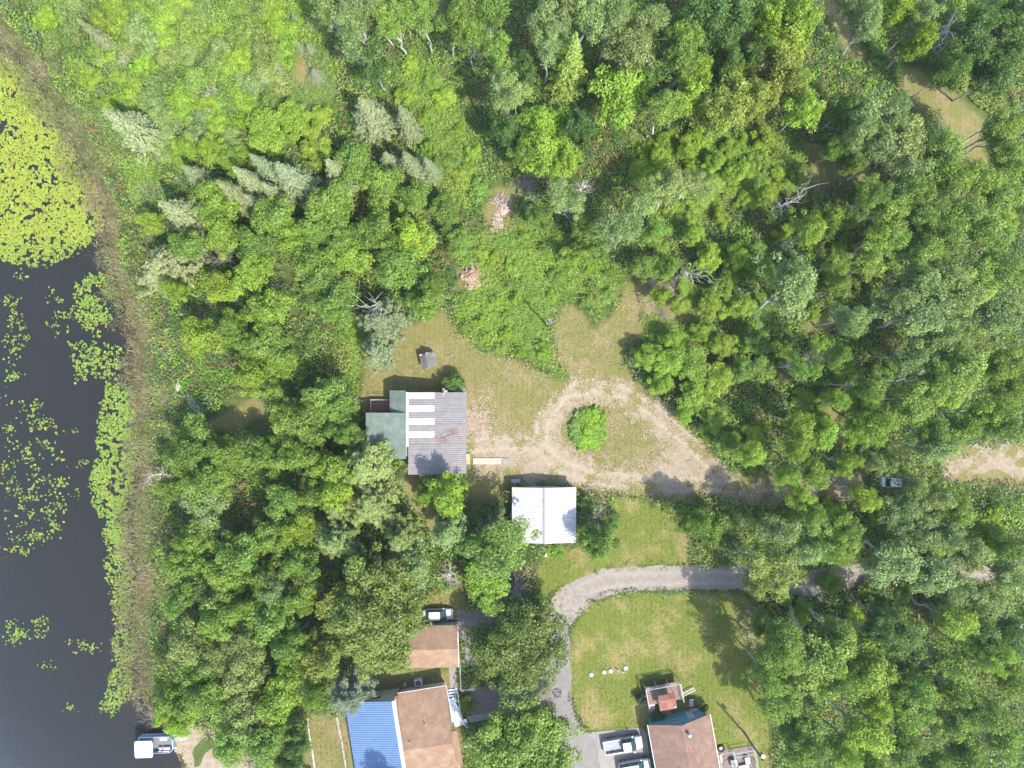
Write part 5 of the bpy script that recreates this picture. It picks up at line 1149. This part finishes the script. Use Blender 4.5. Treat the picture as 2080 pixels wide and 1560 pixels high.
def pickup(name, label, loc, rz_):
    o = thing(name, label, 'pickup', loc, rz_); h, hw = 2.78, .98; p = M['car_white']
    loft([ring(-.15, hw, .4, 1.08), ring(.6, hw, .4, 1.08), ring(1.5, hw, .42, 1.10), ring(2.25, hw * .97, .42, 1.05), ring(2.62, hw * .9, .45, .98), ring(h, hw * .72, .5, .86)]).build('body', p, o, True)
    m_ = MB(); m_.box(-h, -.16, -hw, hw, .4, .62); m_.box(-h, -.16, -hw, -hw + .12, .621, 1.1); m_.box(-h, -.16, hw - .12, hw, .621, 1.1); m_.box(-h, -h + .09, -hw + .121, hw - .121, .621, 1.08); m_.build('truck_bed', p, o)
    m_ = MB(); m_.box(-h + .1, -.2, -hw + .13, hw - .13, .625, .65); m_.build('bed_liner', M['bed_grey'], o)
    m_ = MB(); m_.slab([(-.1, -.68, 1.80), (1.0, -.66, 1.80), (1.08, 0, 1.82), (1.0, .66, 1.80), (-.1, .68, 1.80), (-.14, 0, 1.82)], .07); m_.build('roof', p, o)
    quadp('windscreen', [(1.02, -.66, 1.75), (1.75, -.84, 1.11), (1.85, 0, 1.14), (1.75, .84, 1.11), (1.02, .66, 1.75)], M['glass'], o)
    quadp('rear_window', [(-.12, .68, 1.75), (-.2, .84, 1.1), (-.2, -.84, 1.1), (-.12, -.68, 1.75)], M['glass'], o)
    for s_ in (-1, 1):
        quadp('side_window', [(-.1, s_ * .69, 1.75), (1.0, s_ * .67, 1.75), (1.7, s_ * .9, 1.1), (-.15, s_ * .9, 1.1)], M['glass'], o)
        m_ = MB(); m_.box(1.35, 1.55, min(s_ * .95, s_ * 1.22), max(s_ * .95, s_ * 1.22), 1.1, 1.32); m_.build('mirror', p, o)
        m_ = MB(); m_.box(h - .3, h - .08, min(s_ * .55, s_ * .82), max(s_ * .55, s_ * .82), .8, .95); m_.build('headlight', M['lamp'], o)
        m_ = MB(); m_.box(-h - .02, -h + .05, min(s_ * .82, s_ * .97), max(s_ * .82, s_ * .97), .7, 1.0); m_.build('tail_light', M['tail'], o)
    m_ = MB(); m_.box(-h - .12, -h - .003, -.85, .85, .45, .6); m_.build('bumper', M['rim'], o)
    wheels(o, (-1.75, 1.75), hw, .38); return o
pickup('pickup_truck', 'white pickup truck with open empty bed on the concrete pad', P(1266, 1513, .9) + (.04,), math.radians(10))
car('white_suv', 'white car cut off by the bottom edge beside the pickup', P(1290, 1558, .9) + (.04,), math.radians(10), M['car_white'], 4.7, .92, True)
car('white_sedan', 'white sedan parked behind the brown-roofed garage', P(889, 1249, .8) + (0,), math.radians(2), M['car_white'], 4.45)
car('pale_blue_car', 'pale blue car half hidden under trees on the sandy track', P(1822, 979, .9) + (.02,), math.radians(-3), M['car_blue'], 4.4)

# pontoon boat
bt = thing('pontoon_boat', 'pontoon boat with white canopy and pale blue railings moored at the shore', 'boat', P(320, 1510, .5) + (-.14,), math.radians(2))
for y in (-.85, .85): m_ = MB(); m_.tube([(-2.5, y, .12), (2.1, y, .12), (2.6, y, .25)], [.3, .3, .06], 12); m_.build('pontoon', M['alu'], bt)
m_ = MB(); m_.slab([(-2.5, -1.2, .52), (2.0, -1.2, .52), (2.45, -.7, .52), (2.45, .7, .52), (2.0, 1.2, .52), (-2.5, 1.2, .52)], .1); m_.build('floor', M['boat_floor'], bt)
out = [(-2.45, -1.15), (1.95, -1.15), (2.4, -.68), (2.4, .68), (1.95, 1.15), (-2.45, 1.15), (-2.45, -1.15)]
for z, mt, nm in ((1.15, 'alu', 'rail'), (.85, 'boat_blue', 'rail_panel')):
    m_ = MB()
    for a, b in zip(out[:-1], out[1:]):
        if nm == 'rail': m_.bar((a[0], a[1], z), (b[0], b[1], z), .045)
        else: m_.add([(a[0], a[1], .53), (b[0], b[1], .53), (b[0], b[1], 1.08), (a[0], a[1], 1.08)], [(0, 1, 2, 3)])
    m_.build(nm, M[mt], bt)
for a in out[:-1]: m_ = MB(); m_.bar((a[0], a[1], .5), (a[0], a[1], 1.15), .03); m_.build('rail_post', M['alu'], bt)
m_ = MB(); m_.slab([(-2.3, -1.2, 2.25), (.0, -1.2, 2.25), (.15, -.9, 2.27), (.15, .9, 2.27), (0, 1.2, 2.25), (-2.3, 1.2, 2.25), (-2.45, .9, 2.27), (-2.45, -.9, 2.27)], .07); m_.build('canopy', M['canvas'], bt)
for x in (-2.2, -.1):
    for y in (-1.12, 1.12): m_ = MB(); m_.bar((x, y, 1.1), (x, y, 2.22), .025); m_.build('canopy_post', M['alu'], bt)
for x0_, x1_, y0_, y1_ in ((.9, 1.9, -1.05, -.5), (.5, 1.5, .5, 1.05), (.3, .7, -1.0, -.5)): m_ = MB(); m_.box(x0_, x1_, y0_, y1_, .52, .92); m_.box(x0_, x1_, y0_ if y0_ < 0 else y1_ - .12, y0_ + .12 if y0_ < 0 else y1_, .921, 1.12); m_.build('seat', M['seat'], bt)
m_ = MB(); m_.tube([(-2.95, .1, .2), (-2.95, .1, .7)], [.09, .12], 8); mo = m_.build('outboard_motor', M['alu'], bt); m_ = MB(); m_.tube([(-2.95, .1, .7), (-2.95, .1, .95), (-2.95, .1, 1.1)], [.24, .27, .16], 10); m_.build('cowl', M['black_plastic'], mo)
gp = thing('boarding_plank', 'short grey plank leading ashore from the boat bow', 'plank', P(368, 1500, .2) + (0,), math.radians(6))
for i in range(4): m_ = MB(); m_.box(-.9, .9, -.3 + i * .155, -.3 + i * .155 + .14, .12, .17); m_.build('board', M['old_wood'], gp)
# dock sections
dc = thing('dock_section', 'long weathered grey dock section pulled up on the shore', 'dock', P(392, 822, .3) + (0,), math.radians(-52))
for i in range(16): m_ = MB(); m_.box(-1.85 + i * .232, -1.85 + i * .232 + .21, -.48, .48, .22, .27); m_.build('board', M['old_wood'], dc)
for y in (-.42, .42): m_ = MB(); m_.box(-1.85, 1.86, y - .04, y + .04, .06, .218); m_.build('beam', M['alu'], dc)
d2 = thing('dock_platform', 'small pale square dock platform beside the reeds', 'dock', P(361, 786, .3) + (0,), math.radians(-52))
for i in range(5): m_ = MB(); m_.box(-.5 + i * .205, -.5 + i * .205 + .19, -.48, .48, .22, .27); m_.build('board', M['pale_wood'], d2)
m_ = MB(); m_.box(-.5, .5, -.4, .4, .02, .218); m_.build('frame', M['alu'], d2)

# boards beside the house
rp = thing('board_ramp', 'long pale board ramp lying on the gravel beside the grey-roofed house', 'ramp', P(997, 937, .2) + (0,), 0)
for i in range(4): m_ = MB(); m_.box(-2.6, 1.5 + (i % 2) * .12, -.44 + i * .225, -.44 + i * .225 + .205, .14, .19); m_.build('board', M['old_wood'] if i == 0 else M['pale_wood'], rp)
m_ = MB(); m_.box(1.65, 2.6, -.48, .42, .1, .16); m_.build('end_plate', M['concrete'], rp)
m_ = MB(); m_.box(-2.5, 1.4, -.3, .3, .0, .138); m_.build('beam', M['old_wood'], rp)

# septic lids
for px, lab in ((1201, 'leftmost of the four mint-green septic lids, set apart on the lawn'), (1227, 'second mint-green septic lid from the driveway'), (1240, 'third mint-green septic lid from the driveway'), (1271, 'rightmost of the four mint-green septic lids')):
    py = 1370 - (px - 1201) * .19
    o = thing('septic_lid', lab, 'lid', P(px, py) + (0,), 0, 'septic lids on the lawn'); m_ = MB(); m_.tube([(0, 0, -.02), (0, 0, .1), (0, 0, .15)], [.34, .34, .3], 20); m_.build('cover', M['mint'], o); m_ = MB(); m_.tube([(0, 0, .15), (0, 0, .18)], [.1, .08], 10); m_.build('knob', M['mint'], o)
for px, py, lab in ((1254, 1360, 'small white pipe cap between the septic lids'), (1266, 1363, 'small white pipe cap touching the rightmost septic lid'), (1452, 1322, 'tiny white pipe cap in tree shade on the lawn')):
    o = thing('pipe_cap', lab, 'pipe', P(px, py) + (0,)); m_ = MB(); m_.cyl(0, 0, -.02, .5, .07, None, 10); m_.build('pipe', M['white_paint'], o); m_ = MB(); m_.cyl(0, 0, .5, .56, .1, .08, 10); m_.build('cap', M['white_paint'], o)

# utility poles
def pole(label, px, py, h, arm, rz_):
    o = thing('utility_pole', label, 'pole', P(px, py) + (0,), rz_); m_ = MB(); m_.tube([(0, 0, -.3), (0, 0, h)], [.16, .11], 10); m_.build('shaft', M['pole_wood'], o)
    m_ = MB(); m_.box(-arm, arm, -.06, .06, h - .45, h - .33); ca = m_.build('cross_arm', M['pole_wood'], o)
    for x in (-arm + .1, 0.0, arm - .1): m_ = MB(); m_.cyl(x, 0, h - .33 if x else h, h - .12 if x else h + .2, .05, .035, 8); m_.build('insulator', M['white_paint'], ca)
    m_ = MB(); m_.cyl(.0, .34, h - 1.7, h - .8, .22, .22, 14); m_.build('transformer', M['rim'], o)
    m_ = MB(); m_.box(-.1, .1, .1, .2, h - 1.4, h - 1.2); m_.build('bracket', M['dark_metal'], o); return o
pole('wooden utility pole with white fittings standing in the weedy clearing', 1113.6, 664.5, 7.6, .7, math.radians(20))
pole('wooden power pole between the lawn and the south-east trees', 1511, 1487, 7.8, .6, math.radians(-50))

# fences
def fence(label, pts, hgt, mat, rails, step=1.2):
    a0 = P(*pts[0]); o = thing('rail_fence', label, 'fence', a0 + (0,)); q = [(P(*p)[0] - a0[0], P(*p)[1] - a0[1]) for p in pts]
    for a, b in zip(q[:-1], q[1:]):
        for z in rails: m_ = MB(); m_.bar((a[0], a[1], z), (b[0], b[1], z), .045); m_.build('rail', mat, o)
        n_ = max(1, int(math.dist(a, b) / step))
        for i in range(n_ + 1): f = i / n_; m_ = MB(); m_.bar((a[0] + (b[0] - a[0]) * f, a[1] + (b[1] - a[1]) * f, -.1), (a[0] + (b[0] - a[0]) * f, a[1] + (b[1] - a[1]) * f, hgt), .055); m_.build('post', mat, o)
fence('white rail fence running down past the garage to the porch', [(930, 1290), (935, 1345), (937, 1398), (965, 1396)], 1.0, M['white_paint'], (.95, .5))
fence('short grey gate fence across the mulch path', [(990, 1380), (998, 1397), (1022, 1393)], 1.0, M['old_wood'], (.95, .5))
fence('white rail fence along the west side of the blue roof', [(686, 1452), (696, 1500), (708, 1575)], 0.9, M['white_paint'], (.85, .45))
rw_ = thing('timber_edging', 'grey timber edging beside the strip of lawn west of the blue roof', 'edging', P(625, 1458) + (0,))
q = [P(*p) for p in ((625, 1458), (628, 1490), (634, 1525), (642, 1575))]
for a, b in zip(q[:-1], q[1:]): m_ = MB(); m_.bar((a[0] - q[0][0], a[1] - q[0][1], .12), (b[0] - q[0][0], b[1] - q[0][1], .12), .14); m_.build('timber', M['old_wood'], rw_)
# curved garden seat by the porch
ht = thing('garden_boat', 'small white upturned rowing boat on the path below the porch', 'boat', P(952, 1504, .2) + (0,), math.radians(65))
secs = [[(x, -w_, 0), (x, -w_ * .8, .28 * k_), (x, 0, .42 * k_), (x, w_ * .8, .28 * k_), (x, w_, 0)] for x, w_, k_ in ((-1.1, .3, .7), (-.5, .42, 1), (.2, .44, 1), (.8, .3, .9), (1.25, .04, .5))]
mb = MB(); vs = [p for s_ in secs for p in s_]; mb.add(vs, [(i * 5 + k, (i + 1) * 5 + k, (i + 1) * 5 + k + 1, i * 5 + k + 1) for i in range(4) for k in range(4)] + [(0, 1, 2, 3, 4)]); mb.build('hull', M['bed_grey'], ht); m_ = MB(); m_.bar((-1.1, .32, .03), (1.2, .1, .03), .05); m_.build('rim', M['white_paint'], ht)
# blue chairs under the tree
for px, py, lab in ((1060, 1477, 'blue garden chair in tree shade, the left one of two'), (1073, 1463, 'blue garden chair in tree shade, the right one of two')):
    o = thing('garden_chair', lab, 'chair', P(px, py, .4) + (0,), math.radians(30), 'blue garden chairs'); m_ = MB(); m_.box(-.28, .28, -.28, .28, .38, .43); m_.build('seat', M['blue_plastic'], o); m_ = MB(); m_.slab([(-.28, .28, .43), (.28, .28, .43), (.28, .42, .95), (-.28, .42, .95)], .04); m_.build('backrest', M['blue_plastic'], o)
    for x in (-.25, .25):
        for y in (-.25, .25): m_ = MB(); m_.bar((x, y, 0), (x, y, .38), .03); m_.build('leg', M['blue_plastic'], o)
# barbecue behind the shed
gr = thing('barbecue_grill', 'black kettle barbecue standing in weeds below the white shed', 'barbecue', P(1117, 1118, .6) + (0,)); m_ = MB(); m_.tube([(0, 0, .6), (0, 0, .75), (0, 0, .95), (0, 0, 1.05)], [.2, .36, .36, .15], 14); m_.build('kettle', M['black_plastic'], gr); m_ = MB(); m_.cyl(.0, 0, 1.05, 1.12, .05, None, 8); m_.build('lid_knob', M['rim'], gr)
for a in (0, 2.1, 4.2): m_ = MB(); m_.bar((.15 * math.cos(a), .15 * math.sin(a), .62), (.35 * math.cos(a), .35 * math.sin(a), 0), .025); m_.build('leg', M['rim'], gr)
bk = thing('white_bucket', 'white bucket beside the black barbecue', 'bucket', P(1109, 1128, .2) + (0,)); m_ = MB(); m_.tube([(0, 0, 0), (0, 0, .38)], [.17, .22], 14); m_.build('body', M['white_paint'], bk); m_ = MB(); m_.tube([(-.22, 0, .38), (-.1, 0, .5), (.1, 0, .5), (.22, 0, .38)], .015, 5); m_.build('handle', M['dark_metal'], bk)

# brush piles and the mound
def pile(label, px, py, rx, ry, n_, mat, hgt=.7, L=1.3, seed=0, nm='brush_pile'):
    r = random.Random(seed); o = thing(nm, label, 'brush pile', P(px, py) + (0,))
    for i in range(n_):
        a, q_ = r.random() * 6.283, math.sqrt(r.random()); x, y = math.cos(a) * q_ * rx, math.sin(a) * q_ * ry; z = .06 + hgt * (1 - q_) * r.random(); th = r.gauss(.9, .5); l = L * r.uniform(.4, 1.0)
        d_ = Vector((math.cos(th), math.sin(th), r.gauss(0, .12))) * l / 2; p_ = Vector((x, y, z))
        m_ = MB(); m_.tube([p_ - d_, p_ + Vector((r.gauss(0, .06), r.gauss(0, .06), .04)), p_ + d_], [r.uniform(.03, .08), r.uniform(.03, .07), .02], 5); m_.build('branch', mat, o)
    return o
pile('brush pile of grey-brown branches north of the meadow', 1062, 372, 1.2, 2.2, 70, M['grey_twig'], .9, 2.0, 1)
pile('brush pile of brown branches beside the dead treetop', 1085, 365, 2.6, .9, 60, M['grey_twig'], .8, 1.8, 2)
pile('loose brown branches above the pale rubble heap', 1020, 405, 1.5, 1.0, 50, M['brush'], .6, 1.5, 3)
pile('pile of brown sticks right of the pale rubble heap', 1075, 412, 1.0, 1.3, 40, M['brush'], .6, 1.6, 5)
pile('scattered dead branches on the bare ground at the wood edge', 1350, 600, 3.5, 1.6, 40, M['brush'], .2, 1.4, 6)
pile('scattered branches on the lake-side slope', 1362, 588, .8, .4, 8, M['dead_wood'], .2, 2.0, 9)
def heap(label, px, py, rx, ry, h_, mat, seed, cat='heap', nm='rubble_heap', bits=0, bmat=None):
    r = np.random.default_rng(seed); o = thing(nm, label, cat, P(px, py) + (0,)); mb = MB(); n_, m__ = 28, 7; vs = []
    for j in range(m__ + 1):
        f = j / m__
        for i in range(n_): a = 6.2832 * i / n_; k_ = 1 + .18 * math.sin(3 * a + seed) + .12 * r.normal(); vs.append((math.cos(a) * rx * f * k_, math.sin(a) * ry * f * k_, h_ * (1 - f ** 1.5) * (1 + .15 * r.normal()) - .03 * (j == m__)))
    mb.add(vs, [(j * n_ + i, (j + 1) * n_ + i, (j + 1) * n_ + (i + 1) % n_, j * n_ + (i + 1) % n_) for j in range(m__) for i in range(n_)]); mb.build('mass', mat, o)
    for _ in range(bits):
        a, q_ = r.random() * 6.283, math.sqrt(r.random()); x, y = math.cos(a) * q_ * rx, math.sin(a) * q_ * ry; s_ = .06 + .14 * r.random(); z = h_ * (1 - q_ ** 1.5)
        m_ = MB(); m_.box(x - s_, x + s_, y - s_ * .6, y + s_ * .6, z - .05, z + .08, r.random() * 3); m_.build('chunk', bmat or mat, o)
    return o
heap('pale pinkish rubble heap at the top of the meadow', 1010, 452, .9, 1.3, .5, M['paper_trash'], 3, bits=30)
heap('whitish rubble heap just below the brown sticks', 1024, 425, .8, .8, .4, M['paper_trash'], 8, bits=20)
m_twig = speckle('reddish_twigs', [(0.3, (0.20, 0.10, 0.07)), (0.5, (0.28, 0.19, 0.13)), (0.7, (0.36, 0.30, 0.24))], 5, 0.95, 6, 0.6)
heap('round pinkish-brown brush mound at the left of the meadow', 956, 562, 1.55, 1.8, 1.1, m_twig, 5, 'mound', 'brush_mound', 40, M['brush'])
# rubble scattered beside the house
rs = random.Random(4)
V_, F_ = [], []
mb = MB()
for i in range(420):
    px, py = rs.gauss(975, 16), rs.gauss(855, 26); x, y = P(px, py); s_ = rs.uniform(.03, .11); mb.box(x - s_, x + s_, y - s_ * .7, y + s_ * .7, 0, .05, rs.random() * 3)
tag(kind(mb.build('rubble', M['paper_trash']), 'stuff'), 'pale rubble scattered on the ground east of the grey-roofed house', 'rubble')
mb = MB(); rs = random.Random(14)
for i in range(5200):    # loose stones and clods on the track and gravel
    px, py = rs.uniform(950, 1520), rs.uniform(765, 1010)
    x, y = P(px, py); s_ = rs.uniform(.02, .055) * (1.8 if rs.random() < .05 else 1)
    V_.append((x, y, s_, rs.random() * 3))
A_ = np.array(V_); kk = (sdf(W(DIRT), A_[:, 0], A_[:, 1]) > -0.6)
for x, y, s_, a in A_[kk]: mb.box(x - s_, x + s_, y - s_ * .7, y + s_ * .7, 0, .05, a)
tag(kind(mb.build('loose_stones', M['brush']), 'stuff'), 'small loose stones and clods strewn over the sandy track', 'stones')
# fallen branch and pine litter on the grey roof
fb = thing('fallen_branch', 'dead branch with rust-brown needles lying on the grey metal roof', 'branch', (-8.9, -7.3, 0))
zz = rz(-8.9); m_ = MB(); m_.tube([(-1.2, -.5, zz + .28), (0, 0, zz + .12), (1.3, .5, zz - .05)], [.05, .04, .02], 6); m_.build('stem', M['grey_twig'], fb)
r = np.random.default_rng(44); C = np.concatenate([r.normal(size=(110, 2)) * np.array([.45, .3]) + np.array([.6, .55]), r.normal(size=(70, 2)) * np.array([.4, .25]) + np.array([-.6, -.55]), r.normal(size=(20, 2)) * .3 + np.array([-1.3, -.1])])
z_ = zz - .155 * C[:, 0] + .07; V, F, at = leaf_arrays(np.stack([C[:, 0], C[:, 1], z_], -1), np.tile([0, 0, 1.0], (len(C), 1)) + r.normal(size=(len(C), 3)) * .3, .09, .03, r.random(len(C)), np.tile([.26, .12, .05], (len(C), 1)), r)
link('needles', np_mesh('needles', V, F, at), fb, M['plant'])

# round flower bed: clustered plants, a few white flower heads
fb = thing('flower_bed', 'round bed of bright green plants with white flowers inside the sandy loop', 'flower bed', P(1195, 868) + (0,))
r = np.random.default_rng(31)
for i in range(72):
    a, q_ = r.random() * 6.283, math.sqrt(r.random()) * .95; pr = PROTO['s'][i % 4]
    o = link('plant', pr['crown'], fb); s_ = r.uniform(.26, .44); o.location = (math.cos(a) * q_ * 2.45, math.sin(a) * q_ * 3.1, .0); o.scale = (s_, s_, s_ * .72); o.rotation_euler = (0, 0, r.random() * 6)
    g = r.uniform(.75, 1.2); tn = (.22, .36, .04) if o.location.x > -1.2 else (.15, .26, .05); o.color = (tn[0] * g, tn[1] * g, tn[2] * g, 1)
for px, py in ((1166, 845), (1172, 838), (1163, 876), (1223, 885)):
    x, y = P(px, py, .8); c_ = fb.location
    for _ in range(4):
        m_ = MB(); dx, dy_, s_ = r.normal() * .16, r.normal() * .16, r.uniform(.04, .075); m_.tube([(x - c_.x + dx, y - c_.y + dy_, .72), (x - c_.x + dx, y - c_.y + dy_, .84), (x - c_.x + dx, y - c_.y + dy_, .9)], [s_ * .5, s_, s_ * .4], 7); m_.build('flower_head', M['white_flower'], fb)
# porch-side flowers and shrubs
for px, py, sx, col_, lab in ((945, 1428, 1.1, (.13, .21, .025), 'bright green garden plants beside the pale blue porch'), (1340, 1458, 1.0, (.08, .13, .035), 'green bush by the left corner of the teal house'), (1305, 1422, .8, (.07, .08, .045), 'sparse brownish bush left of the raised deck'), (1325, 1470, .7, (.10, .17, .03), 'light green bush beside the pickup bonnet'), (1430, 1437, .5, (.11, .18, .03), 'small green plant at the right corner of the teal house'), (1135, 1112, 1.3, (.14, .24, .02), 'lime-green weeds at the lower edge of the white shed')):
    pr = PROTO['s'][len(lab) % 4]; o = thing('shrub', lab, 'shrub', P(px, py, .8) + (0,), len(lab)); o.scale = (sx * .62, sx * .62, .6)
    link('trunk', pr['trunk'], o); c_ = link('crown', pr['crown'], o); c_.color = col_ + (1,)
# leaning pale trunks that show in the wood

def leaner(label, px, py, qx, qy, h, r0, twigs=6, seed=1):
    a, b = P(px, py), P(qx, qy, h); o = thing('leaning_trunk', label, 'trunk', a + (0,)); r = np.random.default_rng(seed); m_ = MB()
    pts = [Vector((0, 0, -.1)).lerp(Vector((b[0] - a[0], b[1] - a[1], h)), f) + Vector((r.normal() * .12 * (0 < f < 1), r.normal() * .12 * (0 < f < 1), math.sin(math.pi * f) * -.5)) for f in np.linspace(0, 1, 7)]
    m_.tube(pts, list(np.linspace(r0, r0 * .45, 7)), 8); m_.build('stem', M['dead_wood'], o); m_ = MB()
    for _ in range(twigs):
        s_ = pts[int(r.integers(4, 7))]; d_ = (pts[-1] - pts[-2]).normalized(); limb(m_, r, s_, s_ + d_ * r.uniform(.8, 2.0) + Vector(r.normal(size=3)) * .6, r0 * .35, .015, 4, 3, .1)
    m_.build('branches', M['dead_wood'], o)
leaner('long curved pale trunk leaning over undergrowth in the east wood', 1737, 519, 1812, 448, 4.5, .16, 6, 1)
leaner('bare grey trunk crossing the end of the grassy trail', 1935, 300, 2055, 233, 11, .17, 10, 2)
leaner('thin dark trunk just below the bare grey trunk on the trail', 1938, 322, 2015, 290, 9, .14, 5, 3)
leaner('thick pale curved trunk at the left of the south-east wood', 1598, 1226, 1653, 1315, 9, .3, 8, 4)
leaner('thinner pale trunk right of the thick curved trunk', 1632, 1224, 1690, 1290, 9, .22, 8, 5)
leaner('short straight pale trunk beside the trail bend', 1722, 366, 1768, 341, 6, .15, 3, 6)
leaner('pale branching snag lying in the green meadow below the trail', 1561, 414, 1628, 384, 1.6, .13, 8, 7)
leaner('bare brown trunk leaning through foliage in the east wood', 1795, 568, 1890, 525, 10, .14, 9, 8)
leaner('pale trunk in a dark gap of the east wood', 1760, 642, 1800, 645, 8, .22, 3, 10)
leaner('pale trunk slanting by the gravel road', 1488, 1102, 1518, 1132, 8, .17, 3, 12)
leaner('bare trunk at the lower right in the south-east wood', 1918, 1390, 1992, 1442, 11, .14, 6, 13)
leaner('twin pale trunks at the right edge below the gravel road', 1985, 1240, 2075, 1275, 12, .16, 4, 15)
leaner('pale horizontal trunk in the middle of the east wood', 1762, 772, 1860, 780, 10, .12, 8, 16)

# thin haze volume added over the whole scene to lift the dark shadows
mb = MB(); mb.box(-1560, 1560, -1560, 1560, -3.0, H + 1.5)
m_h = bpy.data.materials.new('haze_air'); m_h.use_nodes = True; hn = m_h.node_tree; hn.nodes.clear()
ho = hn.nodes.new('ShaderNodeOutputMaterial'); hv = hn.nodes.new('ShaderNodeVolumePrincipled')
hv.inputs['Color'].default_value = (0.86, 0.90, 0.93, 1); hv.inputs['Density'].default_value = 0.00014; hv.inputs['Anisotropy'].default_value = 0.2
hn.links.new(hv.outputs[0], ho.inputs['Volume'])
kind(mb.build('haze', m_h), 'stuff')
